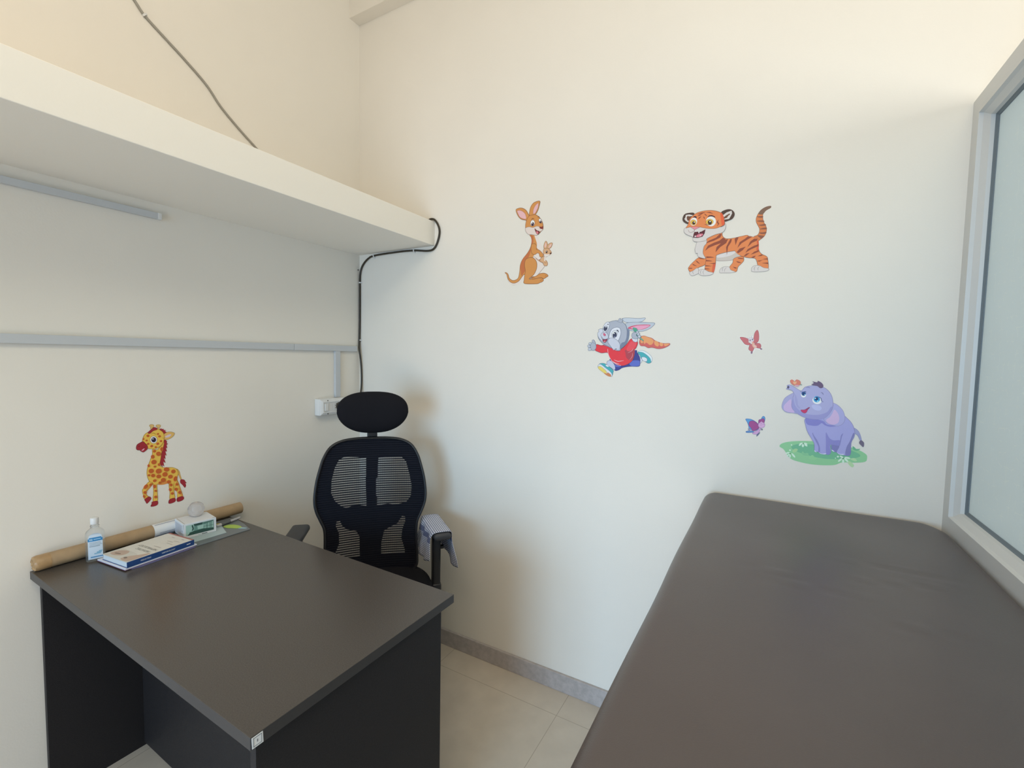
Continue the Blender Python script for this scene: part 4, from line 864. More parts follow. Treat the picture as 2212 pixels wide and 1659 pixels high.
# photo of hands at the near end of the cover, soft grey sleeve shapes
flat(bm, [(-0.066, -0.099), (0.066, -0.099), (0.064, -0.062), (0.02, -0.050), (-0.02, -0.048), (-0.066, -0.045)], 2, zt2, False)
flat(bm, [(-0.055, -0.085), (-0.03, -0.088), (-0.005, -0.078), (-0.004, -0.062), (-0.02, -0.05), (-0.045, -0.056), (-0.058, -0.07)], 3, zt2+0.00015)
flat(bm, [(0.018, -0.092), (0.05, -0.097), (0.064, -0.085), (0.062, -0.04), (0.055, -0.03), (0.042, -0.05), (0.025, -0.07)], 3, zt2+0.00015)
flat(bm, [(0.018, -0.084), (0.03, -0.088), (0.034, -0.082), (0.022, -0.078)], 4, zt2+0.0003)
flat(bm, [(-0.04, -0.08), (-0.02, -0.076), (-0.022, -0.072), (-0.042, -0.075)], 4, zt2+0.0003)
T180 = Matrix.Rotation(math.pi, 4, 'Z')
text_bm(bm, 'PEDIATRIC', 0.0148, Matrix.Translation((0.010, -0.026, zt2+.0003)) @ T180, 5)
text_bm(bm, 'NEPHROLOGY', 0.0148, Matrix.Translation((0.004, -0.008, zt2+.0003)) @ T180, 5)
for (x0, x1, y0, y1) in ((0.005, 0.045, 0.008, 0.0095), (0.018, 0.05, 0.040, 0.0415), (0.0, 0.03, 0.052, 0.0535), (0.02, 0.05, 0.062, 0.0635), (-0.02, -0.005, 0.078, 0.080), (0.03, 0.045, 0.080, 0.0825)):
    flat(bm, [(x0, y0), (x1, y0), (x1, y1), (x0, y1)], 6, zt2+.0003, False)
o = part('front_cover', bm, [M_COVER, mat('brick_red_print', (0.36, 0.11, 0.08), 0.35), mat('pale_print', (0.62, 0.60, 0.54), 0.32), mat('skin_print', (0.52, 0.38, 0.30), 0.32), mat('brown_print', (0.22, 0.15, 0.11), 0.32), mat('dark_print', (0.24, 0.235, 0.22), 0.35), mat('grey_print', (0.36, 0.35, 0.33), 0.35)], book, recalc=False)

# pale leaflet on the folder, under the boxed ornament
z = Z0+0.0026
o = sheet('leaflet', [(0.075, -0.925), (0.200, -0.934), (0.205, -0.826), (0.126, -0.800), (0.075, -0.80)], z, 0.0014, mat('pale_blue_leaflet', (0.42, 0.52, 0.54), 0.35))
tag(o, 'pale blue glossy leaflet sticking out under the white box', 'leaflet')
# lime leaf-shaped tag
P = catmull([(0.134, -0.799, 0), (0.130, -0.781, 0), (0.148, -0.766, 0), (0.178, -0.761, 0), (0.199, -0.766, 0), (0.196, -0.778, 0), (0.175, -0.790, 0), (0.155, -0.799, 0)], True, 5)
o = sheet('leaf_tag', [(p.x, p.y) for p in P], z, 0.0012, mat('lime_card', (0.40, 0.56, 0.09), 0.4))
lt = o; tag(lt, 'lime green leaf shaped paper tag with pale blue tip on the grey folder', 'tag')
o = sheet('tip', [(0.1975, -0.778), (0.219, -0.764), (0.221, -0.759), (0.1995, -0.766)], z, 0.0012, mat('pale_cyan_card', (0.45, 0.64, 0.66), 0.4)); o.parent = lt; o['label'] = 'pale blue tip of the tag'
# pen
pen = empty('ballpoint_pen', (0.10, -0.77, z)); tag(pen, 'grey ballpoint pen with clear tip lying on the folder beside the box', 'pen')
def seg(a, b_, r0, r1): bm = newbm(); tube(bm, [a, b_], [r0, r1], 14); return bm
pz = Z0+0.0022+0.0066
q0, q1, q2, q3 = Vector((0.121, -0.817, pz)), Vector((0.119, -0.800, pz)), Vector((0.112, -0.762, pz)), Vector((0.0975, -0.715, pz-0.002))
keep(link('clear_tip', seg(q0, q1, 0.0036, 0.0062), mat('clear_grey_plastic', (0.50, 0.48, 0.50), 0.15, spec=0.6), smooth=40), pen)
keep(link('barrel', seg(q1, q2, 0.0064, 0.0064), mat('dark_grey_barrel', (0.12, 0.125, 0.13), 0.35), smooth=40), pen)
keep(link('cap', seg(q2, q3, 0.0055, 0.004), mat('silver_cap', (0.50, 0.49, 0.50), 0.3), smooth=40), pen)
bm = newbm(); box(bm, 0.0885, 0.0915, -0.812, -0.790, z, z+0.003, 0.0005)
tag(link('paper_clip_strip', bm, mat('yellow_plastic', (0.60, 0.55, 0.10), 0.4)), 'tiny yellow plastic strip on the folder behind the pen', 'plastic strip')

# small white box with a green interior photograph
bz = Z0+0.0042
BX = Matrix.Translation((0.1, -0.885, bz)) @ Matrix.Rotation(R_(-9), 4, 'Z')
bx = empty('carton_box', (0.1030, -0.8815, bz), R_(-9))
tag(bx, 'small white carton box with a green printed photograph standing on the pale leaflet', 'box')
w2, l2, hh = 0.0485, 0.0520, 0.0525
bm = newbm(); box(bm, -w2, w2, -l2, l2, 0, hh, 0.0008, 1)
quad(bm, [(-w2+.006, -l2+.004, hh+.0002), (w2-.003, -l2+.004, hh+.0002), (w2-.003, -l2+.0055, hh+.0002), (-w2+.006, -l2+.0055, hh+.0002)], 1)
quad(bm, [(w2-.006, l2-.012, hh+.0002), (w2-.002, l2-.012, hh+.0002), (w2-.002, l2-.003, hh+.0002), (w2-.006, l2-.003, hh+.0002)], 1)
quad(bm, [(w2-.0015, -l2-.0002, hh*0.62), (w2-.0005, -l2-.0002, hh*0.62), (w2-.0002, -l2-.0002, hh-.002), (w2-.006, -l2-.0002, hh-.002)], 1)
part('carton', bm, [mat('white_carton', (0.74, 0.75, 0.76), 0.45), mat('grey_crease', (0.35, 0.36, 0.36), 0.6)], bx, recalc=False)
bm = newbm(); random.seed(3)
for i in range(11):
    zz = hh-0.010-i*0.0034; x1 = w2-0.008-random.random()*0.022
    quad(bm, [(-w2+0.007, -l2-.0003, zz), (x1, -l2-.0003, zz), (x1, -l2-.0003, zz+.0012), (-w2+0.007, -l2-.0003, zz+.0012)])
part('printed_text', bm, mat('mauve_ink', (0.36, 0.35, 0.42), 0.6), bx, recalc=False)
bm = newbm(); X = w2+0.0003
def rf(y0, y1, z0, z1, mi, dx=0.0): quad(bm, [(X+dx, y0, z0), (X+dx, y1, z0), (X+dx, y1, z1), (X+dx, y0, z1)], mi)
y0, y1, z0, z1 = -l2+0.0065, l2-0.0085, 0.0085, hh-0.006
rf(y0, y1, z0, z1, 0)
def pf(pts, mi, dx): quad(bm, [(X+dx, y0+(y1-y0)*a, z0+(z1-z0)*c) for a, c in pts], mi)
pf([(0, 0), (0.12, 0.10), (0.12, 0.3), (0.28, 0.35), (0.3, 1.0), (0, 1.0)], 1, .0001)
pf([(0.05, 0), (1, 0), (1, 0.22), (0.62, 0.35), (0.28, 0.33), (0.14, 0.25)], 2, .00012)
pf([(0.3, 0.80), (0.58, 0.80), (0.6, 1.0), (0.27, 1.0)], 2, .00012)
pf([(0.42, 0.40), (0.62, 0.38), (0.64, 0.78), (0.4, 0.75)], 1, .00014)
for k in range(5): pf([(0.66+k*0.068, 0.34-k*.02), (0.70+k*0.068, 0.33-k*.02), (0.70+k*0.068, 0.78+k*.03), (0.66+k*0.068, 0.76+k*.03)], 3 if k % 2 else 1, .00016)
pf([(0.62, 0.55), (1, 0.50), (1, 0.53), (0.62, 0.58)], 2, .0002)
for k in range(3): pf([(0.62, 0.8+.05*k), (0.97, 0.9+.04*k), (0.97, 0.92+.04*k), (0.62, 0.82+.05*k)], 2, .0002)
pf([(0.2, 0.4), (0.26, 0.4), (0.28, 0.6), (0.25, 0.95), (0.2, 0.9), (0.23, 0.6)], 2, .0002)
rf(0.004, 0.022, 0.0025, 0.0048, 2); rf(-0.008, 0.002, 0.003, 0.004, 3)
part('green_photograph', bm, [mat('green_print', (0.16, 0.30, 0.25), 0.35), mat('pale_green_print', (0.40, 0.58, 0.50), 0.35), mat('deep_green_print', (0.035, 0.085, 0.07), 0.35), mat('mid_green_print', (0.24, 0.38, 0.32), 0.35)], bx, recalc=False)
# clear plastic orb on the box
bm = newbm(); bmesh.ops.create_icosphere(bm, subdivisions=4, radius=0.0262)
random.seed(5)
for v in bm.verts:
    d = v.co.normalized(); k = 1+0.03*math.sin(5*d.x+3*d.z)*math.cos(4*d.y+1)+0.02*math.sin(11*d.z+2*d.x)
    v.co = Vector((v.co.x*k, v.co.y*k*1.03, v.co.z*k*1.10))
for v in bm.verts:
    if v.co.z < -0.0255: v.co.z = -0.0255
orb = link('plastic_orb', bm, mat('clear_orb_plastic', (0.78, 0.75, 0.74), 0.16, trans=0.72, ior=1.2, bump=0.4, bscale=40), smooth=True)
orb.location = (0.082, -0.868, bz+hh+0.0258)
tag(orb, 'clear rounded plastic orb resting on top of the white carton box', 'ornament')

# hand sanitiser bottle
BA = R_(72)   # its wide side runs almost along the wall, front turned to the room
bt = empty('sanitizer_bottle', (0.0765, -1.166, Z0), BA)
tag(bt, 'clear plastic hand sanitizer bottle with flip cap and blue and white label', 'bottle')
M_CLR = mat('clear_bottle_plastic', (0.93, 0.95, 0.96), 0.08, trans=0.93, ior=1.18)
prof = [(0.93, 0.0), (1.0, 0.003), (1.0, 0.03), (1.0, 0.082), (0.975, 0.090), (0.88, 0.0955), (0.66, 0.101), (0.46, 0.106), (0.40, 0.109), (0.38, 0.114)]
bm = newbm(); n = 40; rings = []
for s, z_ in prof:
    t_ = max(0.0, min(1.0, (z_-0.085)/0.024)); ex = 0.38+0.62*t_
    ring = []
    for k in range(n):
        a = 2*math.pi*k/n; c, s2 = math.cos(a), math.sin(a)
        wx, wy = 0.0240*s, (0.0145*(1-t_)+0.0240*t_)*s
        ring.append(bm.verts.new((wx*math.copysign(abs(c)**ex, c), wy*math.copysign(abs(s2)**(0.75+0.25*t_), s2), z_)))
    rings.append(ring)
for a, b_ in zip(rings, rings[1:]):
    for k in range(n): bm.faces.new((a[k], a[(k+1) % n], b_[(k+1) % n], b_[k]))
bm.faces.new(rings[0][::-1]); bm.faces.new(rings[-1]); part('bottle_body', bm, M_CLR, bt, smooth=50)
bm = newbm(); lathe(bm, [(0.0118, 0.1105), (0.0118, 0.1135), (0.0100, 0.1145), (0.0100, 0.118)], 28); part('neck_ring', bm, M_CLR, bt, smooth=40)
bm = newbm(); lathe(bm, [(0.0102, 0.1185), (0.0107, 0.1200), (0.0107, 0.1365), (0.0102, 0.1385), (0.0092, 0.1390)], 28); part('flip_cap', bm, M_WHITE, bt, smooth=40)
bm = newbm()
def lab(pts, mi, dy):
    P = [Vector((a*0.79, -0.0148-dy-0.0008*(1-(a/0.024)**2), c)) for a, c in pts]
    bm.faces.new([bm.verts.new(p) for p in P]).material_index = mi
arch = [(-0.0225, 0.008), (0.0225, 0.008), (0.0225, 0.074)]+[(0.0225*math.cos(R_(a)), 0.074+0.018*math.sin(R_(a))) for a in range(15, 180, 15)]+[(-0.0225, 0.074)]
for i in range(12):   # vertical strips follow the slight curve of the bottle
    xa, xb = -0.0225+0.00375*i, -0.0225+0.00375*(i+1)
    def top(x_): return 0.074+0.018*math.sqrt(max(0, 1-(x_/0.0225)**2))
    lab([(xa, .008), (xb, .008), (xb, top(xb)), (xa, top(xa))], 0, 0)
    lab([(xa, .066), (xb, .066), (xb, .0785), (xa, .0785)], 1, .0002) if 0 < i < 11 else lab([(xa, .066), (xb, .066), (xb, .075), (xa, .075)], 1, .0002)
    if i > 1: lab([(xa, .0135), (xb, .0135), (xb, .0165), (xa, .0165)], 1, .0002)
for x0, x1, z_, t_ in ((-.018, .016, .061, .0014), (-.018, .018, .057, .0014), (-.018, .021, .053, .0014), (-.018, .014, .0485, .0024)):
    k = 6
    for j in range(k): lab([(x0+(x1-x0)*j/k, z_), (x0+(x1-x0)*(j+1)/k, z_), (x0+(x1-x0)*(j+1)/k, z_+t_), (x0+(x1-x0)*j/k, z_+t_)], 2, .0003)
for (x0, x1, za, zb, mi_) in ((-.018, -.008, .069, .0745, 3), (-.005, .017, .071, .0735, 3), (-.0165, -.0095, .0708, .0728, 2), (-.004, .016, .0235, .027, 4), (.004, .019, .027, .031, 4), (.010, .021, .031, .034, 4)):
    lab([(x0, za), (x1, za), (x1, zb), (x0, zb)], mi_, .0005)
part('front_label', bm, [mat('label_white', (0.62, 0.72, 0.82), 0.35), mat('label_blue', (0.04, 0.24, 0.50), 0.35), mat('label_grey', (0.28, 0.36, 0.42), 0.35), mat('label_sky', (0.38, 0.62, 0.85), 0.35), mat('label_teal', (0.25, 0.47, 0.62), 0.35)], bt, recalc=False)

# ------------------------------------------------------------------ office chair
TH = R_(46.44)
CH = (0.464, -0.355)
chair = empty('office_chair', (CH[0], CH[1], 0), TH)
tag(chair, 'black high back mesh office chair with headrest standing in the corner behind the desk', 'chair')
# local axes: +X to the chair's left as it faces us, -Y its front
M_RIM = mat('black_plastic', (0.016, 0.016, 0.018), 0.38)
M_FAB = mat('black_fabric', (0.009, 0.009, 0.012), 0.9, bump=0.3, bscale=900, spec=0.2)
M_MESH = mat('navy_black_mesh', (0.009, 0.010, 0.017), 0.8, spec=0.25)
def yb(x, z):      # depth of the back surface (larger = further from the viewer)
    lean = -math.tan(R_(8))*(0.859-z)
    return 0.0+lean+0.035*(1-(x/0.23)**2)-0.03
OUT = [(0.0, 1.064), (0.068, 1.063), (0.125, 1.055), (0.167, 1.033), (0.193, 0.992), (0.208, 0.945), (0.221, 0.887), (0.2265, 0.823), (0.220, 0.778), (0.203, 0.735), (0.188, 0.695), (0.186, 0.627), (0.189, 0.56), (0.185, 0.515), (0.15, 0.490), (0.0, 0.482)]
OUT = [(x+0.001, z) for x, z in OUT]
full = [Vector((x, z)) for x, z in OUT]+[Vector((-x+0.002, z)) for x, z in OUT[-2:0:-1]]
ring = catmull(full, True, 5)
def to3(p, off=0.0): return Vector((p.x, yb(p.x-0.001, p.y)+off, p.y))
bm = newbm(); pts = [to3(p) for p in ring]; n = len(pts); k_ = 10; rr = []
for i, p in enumerate(pts):
    t_ = (pts[(i+1) % n]-pts[i-1]).normalized(); s = Vector((0, 1, 0)); s = (s-t_*s.dot(t_)).normalized(); b2 = t_.cross(s)
    rr.append([bm.verts.new(p+s*0.011*math.cos(2*math.pi*k/k_)+b2*0.0062*math.sin(2*math.pi*k/k_)) for k in range(k_)])
for i in range(n):
    a, b_ = rr[i], rr[(i+1) % n]
    for k in range(k_): bm.faces.new((a[k], a[(k+1) % k_], b_[(k+1) % k_], b_[k]))
back = part('back_frame', bm, M_RIM, chair, smooth=True)
# mesh: closely set horizontal threads
def span(z):
    xs = []
    for i in range(len(ring)):
        a, b_ = ring[i], ring[(i+1) % len(ring)]
        if (a.y-z)*(b_.y-z) < 0: xs.append(a.x+(b_.x-a.x)*(z-a.y)/(b_.y-a.y))
    return (min(xs), max(xs)) if len(xs) > 1 else None
bm = newbm(); z = 0.492; pitch = 0.0094
while z < 1.058:
    s = span(z)
    if s and s[1]-s[0] > 0.03:
        x0, x1 = s; K = 14; prev = None
        for j in range(K+1):
            x_ = x0+(x1-x0)*j/K; sag = 0.004*math.sin(j/K*math.pi)*0.3
            y_ = yb(x_, z)-0.001
            cur = [bm.verts.new((x_, y_-0.0008, z-0.0022)), bm.verts.new((x_, y_-0.0008, z+0.0022)), bm.verts.new((x_, y_+0.0008, z+0.0022)), bm.verts.new((x_, y_+0.0008, z-0.0022))]
            if prev:
                for q in range(4): bm.faces.new((prev[q], prev[(q+1) % 4], cur[(q+1) % 4], cur[q]))
            else: bm.faces.new(cur[::-1])
            prev = cur
        bm.faces.new(prev)
    z += pitch
def zspans(x_):
    zs = []
    for i in range(len(ring)):
        a, b_ = ring[i], ring[(i+1) % len(ring)]
        if (a.x-x_)*(b_.x-x_) < 0: zs.append(a.y+(b_.y-a.y)*(x_-a.x)/(b_.x-a.x))
    zs.sort(); return [(zs[i], zs[i+1]) for i in range(0, len(zs)-1, 2)]
x_ = -0.2215
while x_ < 0.224:
    for za, zb in zspans(x_):
        K = max(1, int((zb-za)/0.04)); prev = None
        for j in range(K+1):
            zz = za+(zb-za)*j/K; y_ = yb(x_, zz)-0.0006
            cur = (bm.verts.new((x_-0.00045, y_, zz)), bm.verts.new((x_+0.00045, y_, zz)))
            if prev: bm.faces.new((prev[0], prev[1], cur[1], cur[0]))
            prev = cur
    x_ += 0.0025
part('mesh_back', bm, M_MESH, chair)
# shaped support plate behind the mesh with four see-through openings
HO = [[(-0.134,0.977),(-0.113,0.988),(-0.064,0.984),(-0.023,0.978),(-0.023,0.899),(-0.025,0.89),(-0.021,0.772),(-0.064,0.781),(-0.085,0.777),(-0.101,0.770),(-0.123,0.780),(-0.149,0.806),(-0.164,0.84),(-0.163,0.89),(-0.15,0.945)],
      [(0.028,0.976),(0.075,0.982),(0.126,0.98),(0.146,0.959),(0.16,0.906),(0.17,0.853),(0.166,0.807),(0.148,0.783),(0.102,0.769),(0.069,0.777),(0.018,0.769),(0.018,0.888),(0.025,0.89)],
      [(-0.141,0.722),(-0.128,0.722),(-0.12,0.702),(-0.101,0.684),(-0.063,0.673),(-0.05,0.649),(-0.048,0.564),(-0.116,0.568),(-0.148,0.588),(-0.131,0.63),(-0.133,0.673),(-0.145,0.702)],
      [(0.128,0.723),(0.141,0.72),(0.142,0.7),(0.13,0.667),(0.125,0.628),(0.139,0.581),(0.14,0.561),(0.04,0.566),(0.04,0.613),(0.052,0.663),(0.074,0.677),(0.108,0.692)]]
def insh(P, d):
    return P
inner = offset_poly([Vector((p.x, p.y)) for p in ring], -0.004)
def dens(P, L=0.02):
    out = []
    for i in range(len(P)):
        a, b_ = P[i], P[(i+1) % len(P)]; m_ = max(1, int((b_-a).length/L))
        out += [a.lerp(b_, k/m_) for k in range(m_)]
    return out
loops = [dens(inner)]+[dens([Vector(q) for q in h_]) for h_ in HO]
flatp = [p for L in loops for p in L]
bm = newbm(); OFF = 0.0045
fv = [bm.verts.new((p.x, 0, p.y)) for p in flatp]
for tri in tessellate_polygon([[Vector((p.x, p.y, 0)) for p in L] for L in loops]):
    if len(set(tri)) == 3:
        try: bm.faces.new([fv[k] for k in tri])
        except ValueError: pass
for k in range(-11, 12):
    bmesh.ops.bisect_plane(bm, geom=bm.verts[:]+bm.edges[:]+bm.faces[:], plane_co=(k*0.02, 0, 0), plane_no=(1, 0, 0))
for k in range(16):
    bmesh.ops.bisect_plane(bm, geom=bm.verts[:]+bm.edges[:]+bm.faces[:], plane_co=(0, 0, 0.50+k*0.036), plane_no=(0, 0, 1))
bmesh.ops.recalc_face_normals(bm, faces=bm.faces)
g_ = bmesh.ops.extrude_face_region(bm, geom=bm.faces[:])
new = {v for v in g_['geom'] if isinstance(v, bmesh.types.BMVert)}
for v in bm.verts:
    v.co.y = yb(v.co.x-0.001, v.co.z)+OFF+(0.006 if v in new else 0.0)
part('back_support', bm, mat('navy_black_support', (0.007, 0.008, 0.014), 0.8, spec=0.2), chair)
# headrest
hr = part('headrest', (lambda b2: (b2, bmesh.ops.create_uvsphere(b2, u_segments=48, v_segments=28, radius=1))[0])(newbm()), M_FAB, chair, smooth=True)
for v in hr.data.vertices:
    x_, y_, z_ = v.co; ex = 0.78
    X_ = math.copysign(abs(x_)**ex, x_); Z_ = math.copysign(abs(z_)**0.80, z_); Y_ = y_
    sl = 1.0+0.02*z_ if z_ > 0 else 1.0+0.20*z_
    v.co = Vector((0.1465*X_*sl, 0.045*Y_+0.022*(1-X_*X_)-0.01, 0.0895*Z_))
hr.location = (0.0065, -0.006, 1.181)
bm = newbm(); box(bm, -0.019, 0.024, 0.040, 0.054, 1.00, 1.13, 0.004); post = part('headrest_post', bm, M_RIM, chair)
# lumbar and lower carrier column behind
bm = newbm(); tube(bm, catmull([(0.002, 0.035, 0.80), (0.002, 0.055, 0.68), (0.002, 0.06, 0.55), (0.002, 0.0, 0.43), (0.002, -0.15, 0.41)], n=5), 0.022, 12); part('back_bracket', bm, M_RIM, chair, smooth=True)
# seat
bm = newbm(); bmesh.ops.create_uvsphere(bm, u_segments=48, v_segments=20, radius=1)
for v in bm.verts:
    x_, y_, z_ = v.co
    X_ = math.copysign(abs(x_)**0.62, x_); Y_ = math.copysign(abs(y_)**0.62, y_); Z_ = math.copysign(abs(z_)**0.75, z_)
    v.co = Vector((0.243*X_, -0.215+0.225*Y_, 0.472+0.036*Z_-0.014*max(0, -Y_)**3+0.015*max(0, Y_)**2))
part('seat', bm, M_FAB, chair, smooth=True)
bm = newbm(); box(bm, -0.10, 0.10, -0.33, -0.10, 0.40, 0.436, 0.01); part('seat_mechanism', bm, M_RIM, chair)
bm = newbm(); tube(bm, [(0, -0.215, 0.10), (0, -0.215, 0.41)], [0.03, 0.024], 20); part('gas_column', bm, M_RIM, chair, smooth=True)
base = part('star_base', (lambda b2: (b2, [tube(b2, [(0, -0.215, 0.10), (0.255*math.cos(R_(a)), -0.215+0.255*math.sin(R_(a)), 0.075)], [0.028, 0.016], 10) for a in (18, 90, 162, 234, 306)])[0])(newbm()), M_RIM, chair, smooth=True)
for a in (18, 90, 162, 234, 306):
    cx, cy = 0.25*math.cos(R_(a)), -0.215+0.25*math.sin(R_(a))
    bm = newbm(); tube(bm, [(cx-0.018, cy, 0.027), (cx+0.018, cy, 0.027)], 0.0262, 18); part('caster', bm, M_RIM, base, smooth=40)
# arms
def arm(sx, pad_pts, ztop, px_, pyy, lab_):
    bm = newbm()
    (xa, ya), (xb, yb2) = pad_pts; d = Vector((xb-xa, yb2-ya, 0)); L = d.length; a = math.atan2(d.y, d.x)
    prof = []
    M = Matrix.Translation(((xa+xb)/2, (ya+yb2)/2, ztop-0.013)) @ Matrix.Rotation(a, 4, 'Z')
    box(bm, -L/2, L/2, -0.036, 0.036, -0.016, 0.013, 0.0125, 4, M=M)
    p = part('armrest_pad', bm, mat('grey_black_armpad', (0.045, 0.045, 0.05), 0.5), chair, smooth=True); p['label'] = lab_
    bm = newbm()
    zb_ = 0.428
    box(bm, px_-0.017, px_+0.017, pyy-0.026, pyy+0.026, zb_+0.03, ztop-0.0295, 0.007, 3)
    part('arm_post', bm, M_RIM, chair, smooth=40)
    bm = newbm(); box(bm, min(px_, px_-sx*0.17), max(px_+0.02*sx, px_-sx*0.17) if sx > 0 else max(px_, px_+0.17), pyy-0.024, pyy+0.024, 0.412, 0.432, 0.005)
    box(bm, px_-0.021, px_+0.021, pyy-0.03, pyy+0.03, 0.412, 0.470, 0.010, 3)
    part('arm_bracket', bm, M_RIM, chair, smooth=40)
arm(1, ((0.252, 0.035), (0.281, -0.215)), 0.700, 0.262, -0.14, 'armrest pad under the checked cloth')
arm(-1, ((-0.286, 0.040), (-0.304, -0.160)), 0.703, -0.280, -0.10, 'grey black armrest pad left of the backrest')
bm = newbm(); box(bm, 0.280, 0.294, -0.152, -0.130, 0.612, 0.624, 0.002); part('height_lever', bm, M_RIM, chair)

# checked cloth hung over the armrest
ck = bpy.data.materials.new('blue_check_cloth'); ck.use_nodes = True; nt = ck.node_tree; b = nt.nodes['Principled BSDF']; b.inputs['Roughness'].default_value = 0.9; b.inputs['Specular IOR Level'].default_value = 0.15
uv = nt.nodes.new('ShaderNodeUVMap'); sp_ = nt.nodes.new('ShaderNodeSeparateXYZ'); nt.links.new(uv.outputs[0], sp_.inputs[0])
def mth(op, a, b_=None, c=None):
    n_ = nt.nodes.new('ShaderNodeMath'); n_.operation = op
    for i, v in enumerate((a, b_, c)):
        if v is None: continue
        if isinstance(v, (int, float)): n_.inputs[i].default_value = v
        else: nt.links.new(v, n_.inputs[i])
    return n_.outputs[0]
def stripe(s, period, duty): return mth('LESS_THAN', mth('FRACT', mth('DIVIDE', s, period)), duty)
U, V = sp_.outputs[0], sp_.outputs[1]
su = stripe(mth('ADD', U, 10.0), 0.0082, 0.44); sv = stripe(mth('ADD', V, 10.0), 0.0082, 0.44)
edge = mth('GREATER_THAN', mth('ABSOLUTE', U), 0.078)
wide = stripe(mth('ADD', U, V), 0.012, 0.5)
fine = mth('MULTIPLY', mth('ADD', su, sv), 0.5)
band = mth('GREATER_THAN', mth('ABSOLUTE', mth('SUBTRACT', mth('ABSOLUTE', U), 0.072)), 0.013)
f2 = mth('MAXIMUM', mth('MULTIPLY', fine, 1.0), mth('MULTIPLY', mth('SUBTRACT', 1.0, band), 0.62))
mx = nt.nodes.new('ShaderNodeMix'); mx.data_type = 'RGBA'; mx.inputs[6].default_value = (0.82, 0.84, 0.90, 1); mx.inputs[7].default_value = (0.020, 0.035, 0.15, 1)
nt.links.new(mth('MINIMUM', mth('MULTIPLY', f2, 1.25), 1.0), mx.inputs[0]); nt.links.new(mx.outputs[2], b.inputs['Base Color'])
me_b = newbm(); uvl = me_b.loops.layers.uv.new('UVMap')
NU, NV = 48, 30; grid = []
ax, ay, bx_, by_ = 0.254, 0.022, 0.2795, -0.200
dv = Vector((bx_-ax, by_-ay, 0)); Ld = dv.length; dn = dv.normalized(); sn = Vector((-dn.y, dn.x, 0))
if sn.x < 0: sn = -sn
zt_ = 0.7025; hw = 0.0385
for i in range(NV+1):
    v_ = i/NV; row = []
    c = Vector((ax, ay, 0))+dn*(Ld*v_)
    Llen = 0.115+0.030*math.sin(v_*2.6+0.4); Rlen = 0.085+0.070*v_+0.010*math.sin(v_*9)
    for j in range(NU+1):
        s = -(hw+Llen)+(2*hw+Llen+Rlen)*j/NU
        if abs(s) <= hw:
            lat = s; zz = zt_+0.0015-0.004*(s/hw)**4; yy = 0.0
        else:
            t_ = abs(s)-hw; sg = 1 if s > 0 else -1
            fold = 0.006*math.sin(v_*16+sg*1.2+t_*18)*min(1, t_/0.03)
            lat = sg*(hw+0.004*min(1, t_/0.012)+fold*0.9+(0.012*t_/0.1 if sg > 0 else 0.010*t_/0.1)) - (0.032*(1-v_)*t_/0.1 if sg > 0 else 0)
            zz = zt_-0.0025-t_*0.985; yy = 0.010*math.sin(t_*30+v_*4)*min(1, t_/0.04) + (-0.02*t_/0.1 if sg < 0 else 0.0)
        p = c+sn*lat+dn*yy; p.z = zz
        row.append((me_b.verts.new(p), (s, v_*Ld)))
    grid.append(row)
for i in range(NV):
    for j in range(NU):
        q = (grid[i][j], grid[i][j+1], grid[i+1][j+1], grid[i+1][j])
        f = me_b.faces.new([a[0] for a in q])
        for lp, a in zip(f.loops, q): lp[uvl].uv = a[1]
cl = link('checked_cloth', me_b, ck, smooth=True)
cl.matrix_world = Matrix.Translation((CH[0], CH[1], 0)) @ Matrix.Rotation(TH, 4, 'Z')
so = cl.modifiers.new('s', 'SOLIDIFY'); so.thickness = 0.0012; so.offset = 1
tag(cl, 'blue and white checked cloth draped over the right armrest of the office chair', 'cloth')

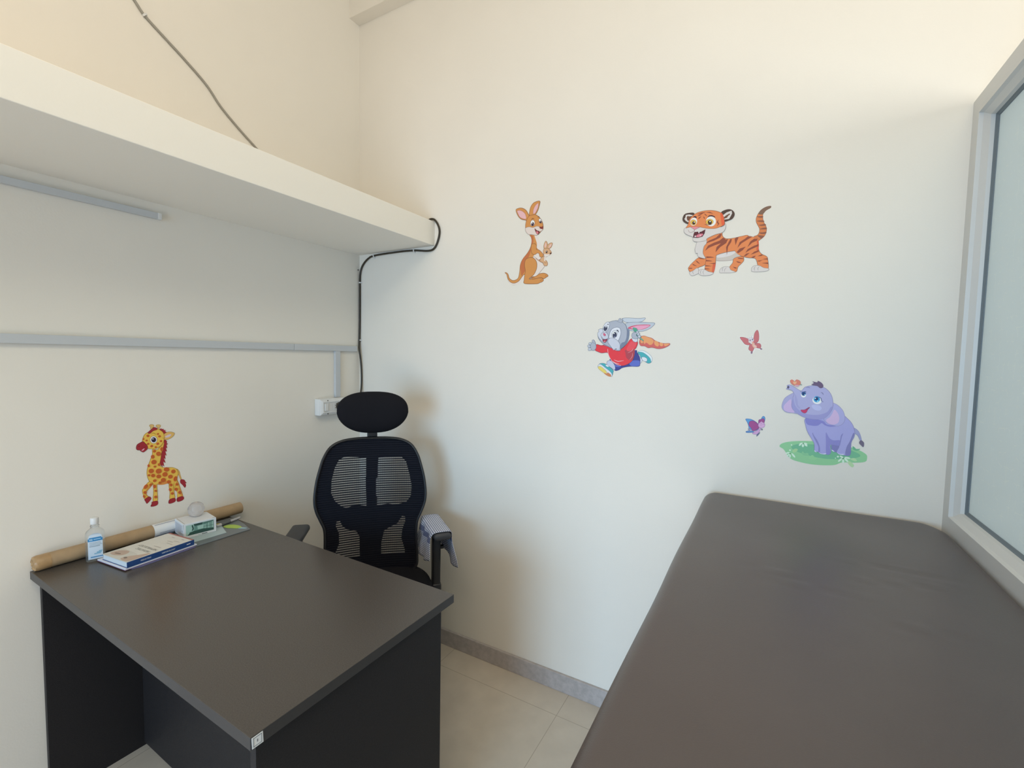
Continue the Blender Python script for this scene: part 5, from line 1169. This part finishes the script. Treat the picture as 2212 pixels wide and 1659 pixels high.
# ------------------------------------------------------------------ examination couch
BL_, BR_, BY0, BY1, BZ = 1.766, 2.402, -2.25, -0.006, 0.968
cc = empty('examination_couch', ((BL_+BR_)/2, -1.1, 0))
tag(cc, 'examination couch with dark brown leatherette top beside the glazed partition', 'examination couch')
M_LEA = mat('brown_leatherette', (0.086, 0.069, 0.066), 0.32, bump=0.15, bscale=500, noise=0.05, nscale=6, spec=0.6, coord='Object')
nt = M_LEA.node_tree; b = nt.nodes['Principled BSDF']
bm = newbm(); NX, NY = 60, 150
def prof_edge(d, r, s):      # drop near an edge: d distance from edge
    if d >= r: return 0
    return s*(1-math.sqrt(max(0, 1-((r-d)/r)**2)))
W_, H_ = BR_-BL_, BY1-BY0
def csur(u, v):
    # rounded plan corners
    x = BL_+W_*u; y = BY0+H_*v
    return x, y
rows = []
import mathutils
for i in range(NY+1):
    v = (i/NY); vv = v
    # denser near far end
    y = BY0+H_*(1-(1-vv)**1.25)
    row = []
    rc = 0.055; dy = BY1-y; insL = 0.0; insR = 0.0
    if dy < rc: insL = rc-math.sqrt(max(0, rc*rc-(rc-dy)**2))
    if dy < 0.10: insR = (0.10-math.sqrt(max(0, 0.01-(0.10-dy)**2)))*0.9
    wob = 0.0012*math.sin(y*5.1+0.7)+0.0008*math.sin(y*13)
    x0 = BL_+insL+wob; x1 = BR_-insR
    for j in range(NX+1):
        u = j/NX; u2 = 0.5-0.5*math.cos(math.pi*u); u2 = 0.5*u+0.5*u2
        x = x0+(x1-x0)*u2
        z = BZ-prof_edge(x-x0, 0.03, 0.03)-prof_edge(x1-x, 0.02, 0.012)-prof_edge(dy, 0.03, 0.022)
        # soft unevenness and a few creases
        n1 = mathutils.noise.noise(Vector((x*5, y*4, 0)))*0.0022
        cr = 0.0
        for (cx_, cy_, ln, an) in ((2.19, -0.46, 0.06, 0.1), (2.24, -0.53, 0.05, 0.2), (2.17, -0.56, 0.05, 0.25), (2.27, -0.46, 0.05, 0.0), (2.06, -0.66, 0.09, 0.12), (2.20, -0.74, 0.06, 0.2), (1.98, -0.62, 0.05, -0.1)):
            dx_, dy_ = x-cx_, y-cy_; a_ = dx_*math.cos(an)+dy_*math.sin(an); c_ = -dx_*math.sin(an)+dy_*math.cos(an)
            cr += 0.0022*math.exp(-(c_/0.008)**2)*math.exp(-(a_/ln)**2)*math.sin(c_*300)
        row.append(bm.verts.new((x, y, z+n1+cr)))
    rows.append(row)
for a, b_ in zip(rows, rows[1:]):
    for k in range(NX): bm.faces.new((a[k], a[k+1], b_[k+1], b_[k]))
bord = [rows[i][0] for i in range(NY+1)]+[rows[-1][j] for j in range(1, NX+1)]+[rows[i][NX] for i in range(NY-1, -1, -1)]+[rows[0][j] for j in range(NX-1, 0, -1)]
lowv = [bm.verts.new((v.co.x, v.co.y, BZ-0.085)) for v in bord]
for i in range(len(bord)):
    j = (i+1) % len(bord); bm.faces.new((bord[i], bord[j], lowv[j], lowv[i]))
bm.faces.new(lowv)
keep(link('mattress', bm, M_LEA, smooth=60), cc)
bm = newbm(); box(bm, BL_+0.02, BR_-0.003, BY0+0.02, BY1-0.01, BZ-0.115, BZ-0.0855, 0.002); keep(link('base_board', bm, M_SIDE), cc)
for x in (BL_+0.06, BR_-0.06):
    for y in (BY0+0.08, BY1-0.09):
        bm = newbm(); box(bm, x-0.02, x+0.02, y-0.02, y+0.02, 0, BZ-0.1155, 0.002); keep(link('leg', bm, M_SIDE), cc)
